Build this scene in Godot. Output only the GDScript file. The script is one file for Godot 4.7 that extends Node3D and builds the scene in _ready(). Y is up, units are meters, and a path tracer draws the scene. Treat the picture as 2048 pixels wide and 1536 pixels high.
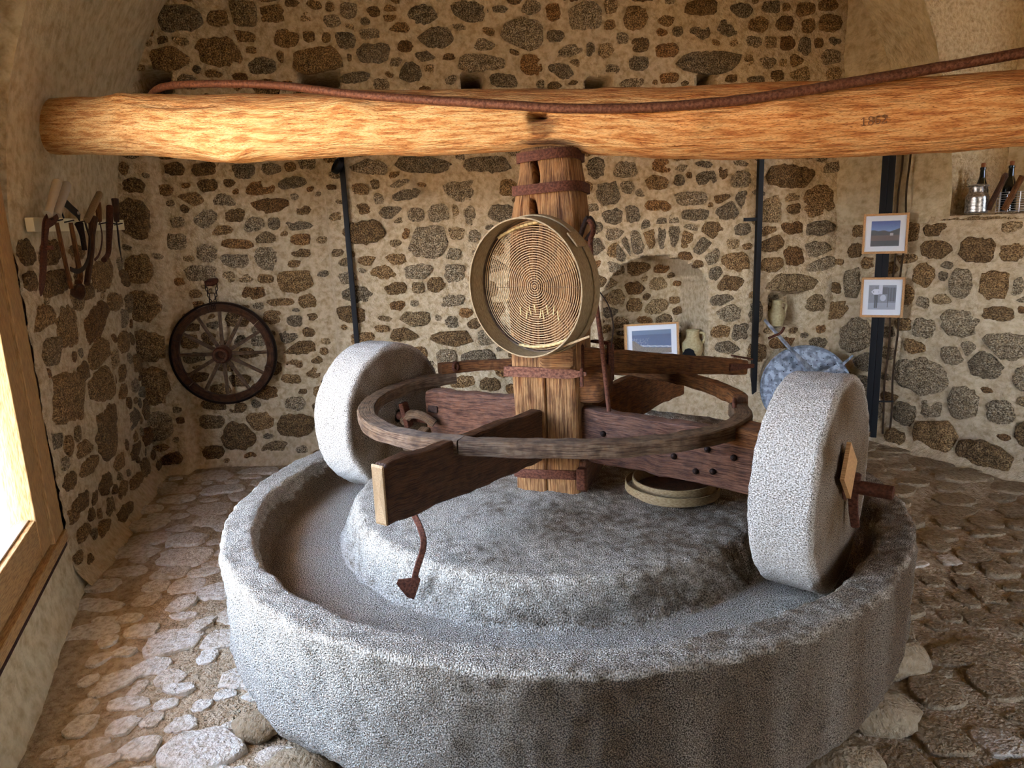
extends Node3D
# An old olive mill: granite basin with two upright millstones under a tree-trunk beam, in a vaulted room of rubble stone.

const BL := Vector3(-2.57, 0, -1.9056)        # back left corner of the room
const BD := Vector3(0.99388476, 0, -0.11042228)   # along the back wall
const BN := Vector3(0.11042228, 0, 0.99388476)    # its inward normal
const LD := Vector3(0.24455611, 0, 0.96963514)    # along the left wall, towards the window
const LN := Vector3(0.96963514, 0, -0.24455611)
const LW := 1.6765
const WK := Vector3(-2.16, 0, -0.28)          # where the window wall begins
const WD := Vector3(0.3592935, 0, 0.9332246)
const WN := Vector3(0.9332246, 0, -0.3592935)
const RW := Vector3(2.15, 0, -2.43)           # back right corner
const RD := Vector3(0.4472136, 0, 0.8944272)
const RN := Vector3(-0.8944272, 0, 0.4472136)
const UP := Vector3.UP

var rng := RandomNumberGenerator.new()
var fn := FastNoiseLite.new()
var mt := {}
var used := {}
const BACK_A := [3,33,23,20,0,5,60,23,25,1,5,112,25,20,1,6,87,23,20,1,8,136,17,18,1,8,197,6,8,1,9,166,19,26,1,12,187,14,9,1,21,128,8,6,3,22,49,13,10,0,23,196,5,6,1,24,118,14,10,3,25,98,6,6,1,25,190,6,6,1,28,21,21,6,1,28,141,18,9,0,28,172,12,11,0,28,184,9,7,1,29,31,24,12,1,30,106,16,10,0,30,152,12,10,0,31,11,18,11,1,31,76,14,7,0,31,87,13,9,1,31,161,20,7,1,32,63,15,7,1,35,197,12,8,1,38,118,8,6,1,39,172,8,6,1,41,43,19,7,1,41,270,8,5,1,42,88,11,10,1,43,131,20,10,0,43,178,17,8,1,43,260,23,14,1,47,54,14,7,1,48,144,13,11,0,50,110,11,6,3,50,165,15,12,0,50,269,11,5,3,52,282,24,15,0,53,196,15,8,1,54,20,21,18,1,54,186,13,8,1,55,40,14,7,1,58,158,15,6,1,59,59,15,8,1,60,128,9,8,3,62,100,15,10,1,62,177,17,7,0,63,87,12,8,0,65,138,18,9,0,67,77,14,7,1,67,187,10,5,1,68,149,22,6,2,68,251,12,5,1,69,30,19,13,1,69,167,16,8,1,71,127,11,6,3,72,263,27,17,1,74,85,12,8,0,74,117,17,9,2,75,282,15,9,1,77,194,14,9,0,80,161,14,9,0,82,66,11,9,1,83,126,11,6,1,85,100,12,10,1,85,139,14,15,0,86,152,13,8,3,86,184,19,10,2,87,272,16,7,1,89,172,34,10,2,89,284,19,14,3,91,110,19,5,1,91,264,7,4,1,92,25,25,16,1,92,161,9,8,0,93,58,13,6,1,94,195,12,7,0,95,87,13,10,0,96,68,11,6,1,96,255,17,10,0,99,97,10,8,0,100,79,23,9,1,102,124,22,16,1,102,134,9,6,1,105,284,15,10,1,106,60,12,9,1,106,186,18,7,0,106,196,8,6,1,107,89,11,6,1,107,142,13,6,1,107,159,18,6,0,108,110,12,9,1,108,150,13,8,2,108,260,5,7,1,110,99,8,5,1,111,70,8,6,1,111,169,10,6,1,111,271,19,11,1,117,290,10,4,1,124,281,10,9,3,125,119,12,9,1,126,271,8,6,1,128,98,17,9,1,129,140,15,9,1,130,86,21,15,1,130,153,16,13,1,130,258,34,14,1,131,171,16,13,3,131,185,14,12,3,131,289,10,5,1,132,128,25,9,1,136,271,6,6,1,138,67,18,9,1,140,288,6,6,1,141,280,10,7,0,147,108,52,21,0,147,180,16,7,1,148,269,12,10,0,149,168,15,7,1,149,259,4,6,1,150,135,13,6,1,150,153,26,15,1,151,286,11,9,0,152,247,19,6,0,156,194,24,9,0,157,90,12,5,1,158,73,23,10,1,159,183,6,6,3,160,127,18,9,1,161,174,7,7,0,163,272,12,6,0,165,261,20,11,0,166,285,8,6,1,168,165,15,8,0,168,243,10,7,0,169,135,14,7,1,171,85,22,9,1,172,160,10,4,3,173,62,18,7,1,173,249,6,3,1,175,183,14,5,0,177,151,6,7,2,177,281,11,4,1,177,287,9,4,1,178,95,22,10,3,178,176,18,7,0,178,256,9,5,0,179,71,13,11,1,181,276,19,6,1,182,116,9,8,3,183,126,18,10,0]
const BACK_B := [184,163,11,9,0,184,265,9,7,2,186,250,14,11,0,188,53,14,7,0,191,145,27,20,0,191,194,37,10,0,194,117,12,10,1,196,259,14,6,0,196,283,19,11,0,198,252,7,5,3,199,67,14,13,0,200,164,17,12,0,201,107,23,9,0,203,81,29,12,1,203,91,9,9,0,204,270,23,12,0,207,124,14,12,0,207,137,10,8,0,209,50,18,8,1,209,165,6,8,3,210,150,12,8,3,210,245,10,6,0,212,259,12,3,1,218,177,32,14,0,219,161,8,13,0,219,276,14,4,0,221,66,26,11,0,221,148,8,8,0,225,285,24,12,0,227,47,14,10,1,227,80,14,11,0,230,255,37,10,0,232,266,18,8,0,236,193,39,10,0,236,273,8,5,1,239,162,18,11,0,244,286,10,4,0,245,178,11,11,1,245,244,18,8,0,253,261,9,3,1,258,271,26,18,0,263,253,15,12,2,264,287,12,8,0,278,284,9,10,2,279,270,12,7,0,284,249,22,9,0,288,262,20,8,0,291,254,7,5,3,298,281,21,15,0,301,262,6,8,0,304,189,13,13,0,307,77,10,12,0,308,90,7,11,0,312,172,16,15,0,312,249,27,14,0,312,261,10,9,3,314,276,7,6,1,315,124,10,8,0,315,287,9,9,3,316,145,14,8,0,316,157,18,10,0,319,133,11,13,0,323,268,8,7,0,324,187,16,11,0,325,176,9,9,0,328,158,11,11,0,329,241,17,6,0,330,138,12,14,0,331,280,15,14,1,333,253,13,9,0,334,264,12,9,1,335,172,7,6,0,338,150,6,9,0,347,163,17,7,2,350,152,9,6,0,358,153,11,9,0,359,272,7,6,0,361,179,8,7,0,363,187,10,5,0,370,147,10,6,0,370,167,23,9,0,371,156,22,8,0,374,271,14,8,0,375,286,21,9,1,378,189,13,4,0,380,180,14,9,0,380,253,42,14,0,385,145,16,12,1,388,116,11,9,0,390,52,17,9,1,392,36,14,12,0,392,166,12,6,1,392,183,7,8,1,393,97,17,8,0,394,75,17,9,1,394,274,13,10,0,396,158,16,12,0,397,243,9,5,1,398,87,18,12,0,398,109,21,11,1,399,45,19,8,0,399,63,23,9,0,400,135,10,8,3,402,123,21,14,1,404,23,14,14,0,405,178,13,11,0,405,189,11,4,0,406,73,14,12,0,406,164,10,14,0,407,145,12,8,0,408,254,6,7,3,410,265,13,8,0,413,241,12,6,0,413,276,13,10,1,418,87,11,16,0,421,252,13,7,0,422,286,13,7,0,423,265,9,7,3,425,143,14,10,1,426,157,15,18,3,427,244,12,7,1,428,135,18,12,1,429,120,20,10,1,432,252,6,5,3,432,276,13,9,1,432,286,7,5,1,434,264,11,9,2,439,64,19,8,2,439,107,48,12,3,441,179,37,15,1,441,253,9,8,1,442,165,10,7,3,443,145,17,9,2,443,158,10,8,1,444,245,14,9,3,446,125,18,13,2,446,262,9,11,0,446,284,13,9,1,448,275,10,10,1,456,264,8,6,1,461,287,15,7,1,462,129,22,11,0,462,162,23,21,1,463,144,20,10,0,463,276,16,10,1,464,91,16,13,3,465,255,13,10,0,466,119,22,9,0,467,62,14,9,0,467,245,11,9,3,467,265,11,7,0,470,77,17,13,0,473,102,11,9,0,474,51,10,11,3]
const LEFT_S := [157,150,18,11,1,129,149,28,11,1,93,148,29,8,1,52,135,49,16,1,129,136,37,11,1,81,128,23,8,1,151,122,25,9,1,123,114,30,19,1,75,111,60,17,2,146,106,31,12,3,84,95,40,16,1,32,94,26,13,1,137,83,55,24,1,87,79,37,19,1,81,54,63,26,1,43,77,21,9,1,48,67,21,8,1,128,56,28,8,1,112,91,22,9,1,159,138,15,8,1,40,119,24,10,1,128,46,24,8,1,74,32,24,8,1,142,33,26,8,1,157,32,18,7,1,133,23,12,6,1,88,7,31,6,1,156,48,18,8,1,106,30,24,9,1,54,13,27,7,1,92,48,33,13,1,45,28,33,7,1,124,11,19,7,1,149,20,19,6,1,123,28,13,6,1,162,13,13,5,1]
const RIGHT_S := [19,141,10,9,1,17,128,13,10,1,16,106,13,20,0,56,140,13,12,1,73,141,16,8,1,74,129,20,11,1,99,129,19,14,1,118,128,13,10,1,67,113,14,15,1,91,109,13,17,0,110,109,17,15,1,80,113,6,6,0,22,70,26,25,0,70,80,14,12,0,57,81,12,8,1,93,85,22,16,0,115,93,17,8,1,121,75,24,15,0,99,71,10,9,0,110,62,20,16,0,90,65,14,11,0,71,49,36,23,0,80,29,14,13,0,62,22,16,15,0,99,37,19,20,0,121,35,16,16,0,84,12,28,22,1,116,7,32,19,1,57,100,11,13,1,32,53,18,13,0,33,35,16,15,0,123,109,6,10,0,117,142,11,6,3,44,117,13,8,1,28,120,11,8,1,133,58,13,14,0,138,27,15,15,1,39,20,13,12,0,80,99,12,6,3]
const FLOOR_S := [-160,-10,11,12,-179,-17,11,12,-178,0,10,7,-151,19,21,21,-168,10,14,10,-168,25,11,6,-152,35,14,11,-141,43,11,9,-133,31,7,9,-161,43,12,15,-172,40,6,7,-150,48,5,10,-136,50,12,6,-149,57,15,7,-164,56,7,8,-136,58,8,6,-124,58,6,6,-160,66,9,11,-145,68,10,9,-137,66,7,7,-126,68,10,8,-151,77,11,9,-160,79,8,5,-134,79,13,10,-142,85,10,6,-115,81,28,18,-118,53,9,5,-174,29,9,8,-166,-28,16,13,-181,-30,12,11,-145,7,9,12,-177,18,7,8,-153,84,7,6,170,-3,10,10,172,8,11,13,162,10,9,11,157,27,11,11,164,33,8,9,148,22,8,8,140,28,8,6,141,48,34,15,117,67,15,17,137,65,14,18,120,91,13,12,106,88,15,14,174,-22,9,9,157,-5,8,8,147,12,7,7,189,-11,14,13,171,20,11,9,177,-36,10,12,187,-25,13,11,207,-33,13,12,215,-60,14,14,199,-62,13,13]


func _ready() -> void:
	# camera
	var cam := Camera3D.new()
	cam.name = "camera"
	cam.fov = 56.1449
	cam.near = 0.05
	cam.far = 200.0
	cam.transform = Transform3D(Basis(Vector3.RIGHT, deg_to_rad(-12.1843)) * Basis(Vector3.BACK, deg_to_rad(-2.2803)), Vector3(-0.16, 1.5186, 2.717))
	add_child(cam)
	cam.current = true
	# sky, sun, exposure
	var env := Environment.new()
	var sky := Sky.new()
	var sm_ := ProceduralSkyMaterial.new()
	sm_.sky_top_color = Color(0.6, 0.73, 0.93)
	sm_.sky_horizon_color = Color(0.9, 0.94, 1.0)
	sm_.ground_bottom_color = Color(0.45, 0.38, 0.3)
	sm_.ground_horizon_color = Color(0.6, 0.55, 0.48)
	sky.sky_material = sm_
	env.background_mode = Environment.BG_SKY
	env.sky = sky
	env.background_energy_multiplier = 9.6
	env.tonemap_mode = Environment.TONE_MAPPER_LINEAR
	env.tonemap_exposure = 5.4
	env.sdfgi_enabled = true
	env.ssao_enabled = true
	env.ssil_enabled = true
	var we := WorldEnvironment.new()
	we.name = "environment"
	we.environment = env
	add_child(we)
	var sun := DirectionalLight3D.new()      # high sun from behind the mill: it lights the ground before the window, not the room
	sun.name = "sun"
	sun.light_color = Color(1.0, 0.9, 0.74)
	sun.light_energy = 7.0
	sun.light_angular_distance = 0.5
	sun.shadow_enabled = true
	add_child(sun)
	sun.look_at_from_position(Vector3(-0.9, 6.5, -5.0), Vector3.ZERO, UP)
	rng.seed = 7
	fn.noise_type = FastNoiseLite.TYPE_SIMPLEX_SMOOTH
	fn.frequency = 1.0
	fn.fractal_octaves = 3
	fn.seed = 4
	make_materials()
	build_room()
	build_basin()
	build_mill()
	build_beam()
	build_sieves()
	build_wall_things()
	build_tools()
	build_right_side()


class MB:
	var v := PackedVector3Array()
	var uv := PackedVector2Array()
	var col := PackedColorArray()
	var ix := PackedInt32Array()
	var seams := []

	func vert(p: Vector3, t := Vector2.ZERO, c := Color.WHITE) -> int:
		v.push_back(p)
		uv.push_back(t)
		col.push_back(c)
		return v.size() - 1

	func tri(a: int, b: int, c: int) -> void:   # counter-clockwise seen from outside
		ix.push_back(a)
		ix.push_back(c)
		ix.push_back(b)

	func quad(a: int, b: int, c: int, d: int) -> void:
		tri(a, b, c)
		tri(a, c, d)

	func mesh() -> ArrayMesh:
		var n := PackedVector3Array()
		n.resize(v.size())
		for k in range(0, ix.size(), 3):
			var a := ix[k]
			var c := ix[k + 1]
			var b := ix[k + 2]
			var f := (v[b] - v[a]).cross(v[c] - v[a])
			n[a] += f
			n[b] += f
			n[c] += f
		for s in seams:
			var f: Vector3 = n[s[0]] + n[s[1]]
			n[s[0]] = f
			n[s[1]] = f
		for k in n.size():
			n[k] = n[k].normalized() if n[k].length_squared() > 1e-20 else Vector3.UP
		var a := []
		a.resize(Mesh.ARRAY_MAX)
		a[Mesh.ARRAY_VERTEX] = v
		a[Mesh.ARRAY_NORMAL] = n
		a[Mesh.ARRAY_TEX_UV] = uv
		a[Mesh.ARRAY_COLOR] = col
		a[Mesh.ARRAY_INDEX] = ix
		var m := ArrayMesh.new()
		m.add_surface_from_arrays(Mesh.PRIMITIVE_TRIANGLES, a)
		return m


func nz(p: Vector3, f: float) -> float:
	return fn.get_noise_3d(p.x * f, p.y * f, p.z * f)


func sm(a: float, b: float, x: float) -> float:
	return smoothstep(a, b, x)


# ---------------------------------------------------------------- shape helpers
func grid(m: MB, nu: int, nv: int, f: Callable, closed := false, cf = null) -> void:   # P_u x P_v looks outward
	var s := m.v.size()
	for i in nu + 1:
		for j in nv + 1:
			var p: Vector3 = f.call(i, j)
			m.vert(p, Vector2(float(i) / nu, float(j) / nv), cf.call(i, j, p) if cf != null else Color.WHITE)
	for i in nu:
		for j in nv:
			var a := s + i * (nv + 1) + j
			m.quad(a, a + nv + 1, a + nv + 2, a + 1)
	if closed:
		for i in nu + 1:
			m.seams.append([s + i * (nv + 1), s + i * (nv + 1) + nv])


func rrect(w: float, h: float, r: float, k := 3) -> PackedVector2Array:
	var o := PackedVector2Array()
	r = minf(r, minf(w, h) * 0.49)
	for q in 4:
		var c := Vector2((w / 2 - r) * (1 if q == 0 or q == 3 else -1), (h / 2 - r) * (1 if q < 2 else -1))
		for i in k:
			var a := PI / 2 * (q + float(i) / (k - 1))
			o.push_back(c + Vector2(cos(a), sin(a)) * r)
	return o


func circ(r: float, k := 16) -> PackedVector2Array:
	var o := PackedVector2Array()
	for i in k:
		o.push_back(Vector2(cos(TAU * i / k), sin(TAU * i / k)) * r)
	return o


func loft(m: MB, pts: PackedVector3Array, sec: PackedVector2Array, up := Vector3.UP, sc := PackedFloat32Array(), rough := 0.0, rf := 8.0, cap := true, loop := false) -> void:
	var n := pts.size()
	var k := sec.size()
	var s := m.v.size()
	var along := 0.0
	var per := PackedFloat32Array([0.0])
	for i in k:
		per.push_back(per[i] + sec[i].distance_to(sec[(i + 1) % k]))
	var rows := n + (1 if loop else 0)
	for q in rows:
		var j := q % n
		var t: Vector3
		if loop:
			t = (pts[(j + 1) % n] - pts[(j + n - 1) % n]).normalized()
		else:
			t = (pts[mini(j + 1, n - 1)] - pts[maxi(j - 1, 0)]).normalized()
		var side := t.cross(up)
		side = side.normalized() if side.length() > 1e-4 else t.cross(Vector3(0.3, 0.2, 1)).normalized()
		var u2 := side.cross(t)
		if q:
			along += pts[j].distance_to(pts[(j + n - 1) % n])
		var z := sc[j] if sc.size() else 1.0
		for i in k + 1:
			var e := sec[i % k] * z
			var d := side * e.x + u2 * e.y
			var p := pts[j] + d
			if rough > 0.0:
				p += d.normalized() * rough * nz(p, rf)
			m.vert(p, Vector2(along, per[i]))
	for q in rows - 1:
		for i in k:
			var a := s + q * (k + 1) + i
			m.quad(a, a + k + 1, a + k + 2, a + 1)
	for q in rows:
		m.seams.append([s + q * (k + 1), s + q * (k + 1) + k])
	if loop:
		for i in k + 1:
			m.seams.append([s + i, s + (rows - 1) * (k + 1) + i])
	elif cap:
		for e in 2:
			var base := s + (0 if e == 0 else (rows - 1) * (k + 1))
			var c0 := m.vert(pts[0 if e == 0 else n - 1], Vector2.ZERO)
			var ring := m.v.size()
			for i in k:
				m.vert(m.v[base + i], sec[i] + Vector2(0.3, 0.3))
			for i in k:
				if e == 0:
					m.tri(c0, ring + i, ring + (i + 1) % k)
				else:
					m.tri(c0, ring + (i + 1) % k, ring + i)


func bar(m: MB, a: Vector3, b: Vector3, w: float, h: float, up := Vector3.UP, bev := 0.006, seg := 1, rough := 0.0, rf := 8.0, taper := 1.0, sag := 0.0) -> void:
	var L := a.distance_to(b)
	var d := (b - a) / L
	var e := minf(bev, L * 0.3)
	var pts := PackedVector3Array([a])
	var sc := PackedFloat32Array([1.0 - 1.2 * bev / maxf(minf(w, h), 1e-4)])
	for i in seg + 1:
		var t := e / L + (1.0 - 2.0 * e / L) * i / seg
		pts.push_back(a + d * L * t + up * (-4.0 * sag * t * (1 - t)))
		sc.push_back(lerpf(1.0, taper, t))
	pts.push_back(b)
	sc.push_back(sc[0] * taper)
	loft(m, pts, rrect(w, h, bev), up, sc, rough, rf)


func smooth_path(c: PackedVector3Array, per := 8) -> PackedVector3Array:
	var o := PackedVector3Array()
	for i in c.size() - 1:
		var p0 := c[maxi(i - 1, 0)]
		var p3 := c[mini(i + 2, c.size() - 1)]
		for q in per:
			o.push_back(c[i].cubic_interpolate(c[i + 1], p0, p3, float(q) / per))
	o.push_back(c[c.size() - 1])
	return o


func tube(m: MB, c: PackedVector3Array, r: float, per := 6, k := 10, up := Vector3.UP, sc := PackedFloat32Array()) -> void:
	var p := smooth_path(c, per) if per > 1 else c
	loft(m, p, circ(r, k), up, sc)


func lathe(m: MB, prof: PackedVector2Array, n := 48, disp = null, cf = null) -> void:   # round y; profile runs so that the outside is on its right going up
	var L := PackedFloat32Array([0.0])
	for i in range(1, prof.size()):
		L.push_back(L[i - 1] + prof[i].distance_to(prof[i - 1]))
	var s := m.v.size()
	grid(m, prof.size() - 1, n, func(i, j):
		var a: float = TAU * j / n
		var p := Vector3(prof[i].x * cos(a), prof[i].y, prof[i].x * sin(a))
		return p + disp.call(p, a, i) if disp != null else p, true, cf)
	for i in prof.size():
		for j in n + 1:
			m.uv[s + i * (n + 1) + j] = Vector2(float(j) / n * 2.0, L[i])


func resample(c: PackedVector2Array, step: float) -> PackedVector2Array:
	var o := PackedVector2Array()
	for i in c.size() - 1:
		var k := maxi(1, int(ceil(c[i].distance_to(c[i + 1]) / step)))
		for q in k:
			o.push_back(c[i].lerp(c[i + 1], float(q) / k))
	o.push_back(c[c.size() - 1])
	return o


func rounded(c: PackedVector2Array, r: float, k := 4) -> PackedVector2Array:   # an open outline with its corners rounded
	var o := PackedVector2Array([c[0]])
	for i in range(1, c.size() - 1):
		var a := (c[i - 1] - c[i])
		var b := (c[i + 1] - c[i])
		var e := minf(r, minf(a.length(), b.length()) * 0.48)
		var p := c[i] + a.normalized() * e
		var q := c[i] + b.normalized() * e
		for t in k + 1:
			var f := float(t) / k
			o.push_back(p.lerp(c[i], f).lerp(c[i].lerp(q, f), f))
	o.push_back(c[c.size() - 1])
	return o


func plate(m: MB, outline: PackedVector2Array, thick: float, o: Vector3, x: Vector3, y: Vector3) -> void:   # flat sheet with its own thickness; outline counter-clockwise in (x, y)
	var z := x.cross(y).normalized()
	var t := Geometry2D.triangulate_polygon(outline)
	for s in [1, -1]:
		var b := m.v.size()
		for p in outline:
			m.vert(o + x * p.x + y * p.y + z * (thick / 2 * s), p)
		for i in range(0, t.size(), 3):
			var cw: bool = (outline[t[i + 1]] - outline[t[i]]).cross(outline[t[i + 2]] - outline[t[i]]) < 0
			if cw == (s > 0):
				m.tri(b + t[i], b + t[i + 2], b + t[i + 1])
			else:
				m.tri(b + t[i], b + t[i + 1], b + t[i + 2])
	for i in outline.size():
		var p := outline[i]
		var q := outline[(i + 1) % outline.size()]
		var b := m.v.size()
		for e in [[p, -1], [q, -1], [q, 1], [p, 1]]:
			m.vert(o + x * e[0].x + y * e[0].y + z * (thick / 2 * e[1]), e[0])
		m.quad(b, b + 1, b + 2, b + 3)


# ---------------------------------------------------------------- node helpers
func numbered(n: String) -> String:
	used[n] = used.get(n, -1) + 1
	return n if used[n] == 0 else "%s_%03d" % [n, used[n]]


func part(n: String, m: MB, mat: Material, parent: Node3D) -> MeshInstance3D:
	var o := MeshInstance3D.new()
	o.name = n
	o.mesh = m.mesh()
	o.material_override = mat
	parent.add_child(o, true)
	return o


func thing(n: String, label: String, cat: String, at := Vector3.ZERO, group := "") -> Node3D:
	var o := Node3D.new()
	o.name = numbered(n)
	add_child(o, true)
	o.position = at
	tag(o, label, cat, group)
	return o


func tag(o: Node3D, label: String, cat := "", group := "", kind := "") -> void:
	o.set_meta("label", label)
	if cat:
		o.set_meta("category", cat)
	if group:
		o.set_meta("group", group)
	if kind:
		o.set_meta("kind", kind)


func struct(n: String, m: MB, mat: Material, label: String, cat: String) -> MeshInstance3D:
	var o := part(n, m, mat, self)
	tag(o, label, cat, "", "structure")
	return o


# ---------------------------------------------------------------- materials
func ntex(freq: float, octaves: int, ramp: Array, size := 512, type := FastNoiseLite.TYPE_SIMPLEX_SMOOTH, sd := 1, gain := 0.5) -> NoiseTexture2D:
	var n := FastNoiseLite.new()
	n.noise_type = type
	n.frequency = freq
	n.seed = sd
	n.fractal_octaves = octaves
	n.fractal_gain = gain
	var t := NoiseTexture2D.new()
	t.width = size
	t.height = size
	t.seamless = true
	t.noise = n
	if ramp.size():
		var g := Gradient.new()
		var off := PackedFloat32Array()
		var cols := PackedColorArray()
		for r in ramp:
			off.push_back(r[0])
			cols.push_back(r[1] if r[1] is Color else Color(r[1], r[1], r[1]))
		g.offsets = off
		g.colors = cols
		t.color_ramp = g
	return t


func M(name_: String, c: Color, rough := 0.9, o := {}) -> StandardMaterial3D:
	var m := StandardMaterial3D.new()
	m.resource_name = name_
	m.albedo_color = c
	m.roughness = rough
	m.metallic_specular = o.get("spec", 0.35)
	m.metallic = o.get("metal", 0.0)
	m.vertex_color_use_as_albedo = o.get("vc", false)
	if o.has("tex"):
		m.albedo_texture = o.tex
	if o.has("h"):
		m.heightmap_enabled = true
		m.heightmap_texture = o.h
		m.heightmap_scale = o.get("hs", 0.3)
	if o.has("scale"):
		m.uv1_scale = o.scale
	if o.get("tri", false):
		m.uv1_triplanar = true
		m.uv1_world_triplanar = o.get("world", true)
	if o.has("detail"):
		m.detail_enabled = true
		m.detail_albedo = o.detail
		m.detail_blend_mode = BaseMaterial3D.BLEND_MODE_MUL
		m.detail_uv_layer = BaseMaterial3D.DETAIL_UV_2
		m.uv2_triplanar = true
		m.uv2_world_triplanar = o.get("world", true)
		m.uv2_scale = o.get("dscale", Vector3.ONE)
	mt[name_] = m
	return m


func make_materials() -> void:
	var speck := ntex(0.075, 4, [[0.0, Color(0.2, 0.18, 0.16)], [0.36, Color(0.42, 0.39, 0.35)], [0.47, Color(0.72, 0.69, 0.64)], [0.57, Color(0.92, 0.91, 0.89)], [0.72, Color(1, 1, 1)]], 1024, FastNoiseLite.TYPE_SIMPLEX, 3)
	var speckh := ntex(0.06, 5, [], 1024, FastNoiseLite.TYPE_SIMPLEX, 5, 0.6)
	var stonec := ntex(0.05, 4, [[0.0, Color(0.2, 0.17, 0.14)], [0.34, Color(0.4, 0.36, 0.3)], [0.47, Color(0.66, 0.61, 0.54)], [0.58, Color(0.84, 0.8, 0.73)], [0.68, Color(1, 0.98, 0.94)]], 1024, FastNoiseLite.TYPE_SIMPLEX, 7, 0.7)
	var patch := ntex(0.02, 4, [[0.0, Color(0.62, 0.55, 0.45)], [0.42, Color(0.86, 0.82, 0.76)], [0.6, Color(1, 0.98, 0.95)], [1.0, Color(1, 0.9, 0.75)]], 512, FastNoiseLite.TYPE_SIMPLEX_SMOOTH, 9)
	var stoneh := ntex(0.035, 5, [], 512, FastNoiseLite.TYPE_SIMPLEX, 11, 0.62)
	var mortc := ntex(0.02, 5, [[0.0, Color(0.74, 0.68, 0.58)], [0.45, Color(0.93, 0.9, 0.85)], [0.7, Color(1, 0.99, 0.96)]], 512, FastNoiseLite.TYPE_SIMPLEX, 13, 0.6)
	var morth := ntex(0.05, 5, [], 512, FastNoiseLite.TYPE_SIMPLEX, 15, 0.6)
	var streak := ntex(0.016, 5, [[0.0, Color(0.42, 0.3, 0.21)], [0.25, Color(0.68, 0.58, 0.48)], [0.42, Color(0.88, 0.82, 0.75)], [0.65, Color(1, 0.97, 0.92)]], 1024, FastNoiseLite.TYPE_SIMPLEX, 17, 0.62)
	var streakh := ntex(0.022, 5, [], 1024, FastNoiseLite.TYPE_SIMPLEX, 19, 0.65)
	var fine := ntex(0.05, 4, [[0.0, Color(0.66, 0.56, 0.46)], [0.4, Color(0.88, 0.84, 0.78)], [0.6, Color(1, 0.99, 0.96)]], 1024, FastNoiseLite.TYPE_SIMPLEX, 31, 0.6)
	var trunkc := ntex(0.012, 5, [[0.0, Color(0.66, 0.48, 0.34)], [0.33, Color(0.86, 0.74, 0.6)], [0.5, Color(0.97, 0.91, 0.82)], [0.75, Color(1, 1, 0.97)]], 1024, FastNoiseLite.TYPE_SIMPLEX, 33, 0.68)
	var worm := ntex(0.11, 3, [[0.0, Color(0.2, 0.11, 0.06)], [0.16, Color(0.4, 0.26, 0.16)], [0.22, Color(0.96, 0.93, 0.9)], [1.0, Color(1, 1, 1)]], 1024, FastNoiseLite.TYPE_SIMPLEX, 21)
	var rustc := ntex(0.03, 5, [[0.0, Color(0.35, 0.28, 0.25)], [0.45, Color(0.8, 0.68, 0.6)], [0.7, Color(1, 0.95, 0.9)]], 512, FastNoiseLite.TYPE_SIMPLEX, 23, 0.65)
	var zincc := ntex(0.025, 4, [[0.0, 0.5], [0.5, 0.72], [0.6, 0.95], [1.0, 1.0]], 512, FastNoiseLite.TYPE_SIMPLEX, 25, 0.55)
	var s2 := Vector3(2.2, 2.2, 2.2)
	M("granite", Color(0.98, 0.93, 0.85), 0.92, {"tex": speck, "h": speckh, "hs": 1.6, "tri": true, "scale": s2, "vc": true})
	M("millstone", Color(0.88, 0.84, 0.78), 0.92, {"tex": speck, "h": speckh, "hs": 0.5, "tri": true, "scale": s2 * 1.1, "vc": true})
	var tones := [Color(0.8, 0.76, 0.68), Color(0.77, 0.66, 0.5), Color(0.76, 0.61, 0.43), Color(0.86, 0.78, 0.64), Color(0.55, 0.48, 0.37)]
	for i in 5:
		for k in 2:
			var c: Color = tones[i]
			M("stone%d%d" % [i, k], c * (1.06 if k == 0 else 0.9), 0.93, {"tex": stonec, "h": stoneh, "hs": 2.4, "tri": true, "scale": Vector3(1.5, 1.5, 1.5), "detail": patch, "dscale": Vector3(2.3, 2.3, 2.3)})
	M("mortar", Color(0.83, 0.75, 0.62), 0.95, {"tex": mortc, "h": morth, "hs": 1.0, "tri": true, "scale": Vector3(1.7, 1.7, 1.7)})
	M("plaster", Color(0.84, 0.78, 0.65), 0.93, {"tex": mortc, "h": morth, "hs": 0.5, "tri": true, "scale": Vector3(1.1, 1.1, 1.1)})
	M("render_rough", Color(0.78, 0.7, 0.55), 0.95, {"tex": mortc, "h": morth, "hs": 1.6, "tri": true, "scale": Vector3(2.4, 2.4, 2.4)})
	M("earth", Color(0.72, 0.64, 0.53), 0.96, {"tex": mortc, "h": morth, "hs": 1.2, "tri": true, "scale": Vector3(1.9, 1.9, 1.9)})
	for k in 3:
		M("flag%d" % k, [Color(0.86, 0.83, 0.78), Color(0.82, 0.77, 0.7), Color(0.62, 0.54, 0.43)][k], 0.9, {"tex": mortc, "h": stoneh, "hs": 0.9, "tri": true, "scale": Vector3(2.6, 2.6, 2.6)})
	M("trunk", Color(0.9, 0.74, 0.52), 0.75, {"tex": trunkc, "h": streakh, "hs": 0.7, "scale": Vector3(0.4, 3.0, 1), "vc": true})
	mt.trunk.detail_enabled = true
	mt.trunk.detail_albedo = worm
	mt.trunk.detail_blend_mode = BaseMaterial3D.BLEND_MODE_MUL
	mt.trunk.detail_uv_layer = BaseMaterial3D.DETAIL_UV_1
	var wood := func(n, c, r, sc, hs := 0.5): return M(n, c, r, {"tex": fine, "h": streakh, "hs": hs, "scale": sc} if hs < 0.3 else {"tex": streak, "h": streakh, "hs": hs, "scale": sc, "detail": patch, "dscale": Vector3(2.2, 2.2, 2.2)})
	M("carving", Color(0.42, 0.27, 0.16), 0.9)
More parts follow.
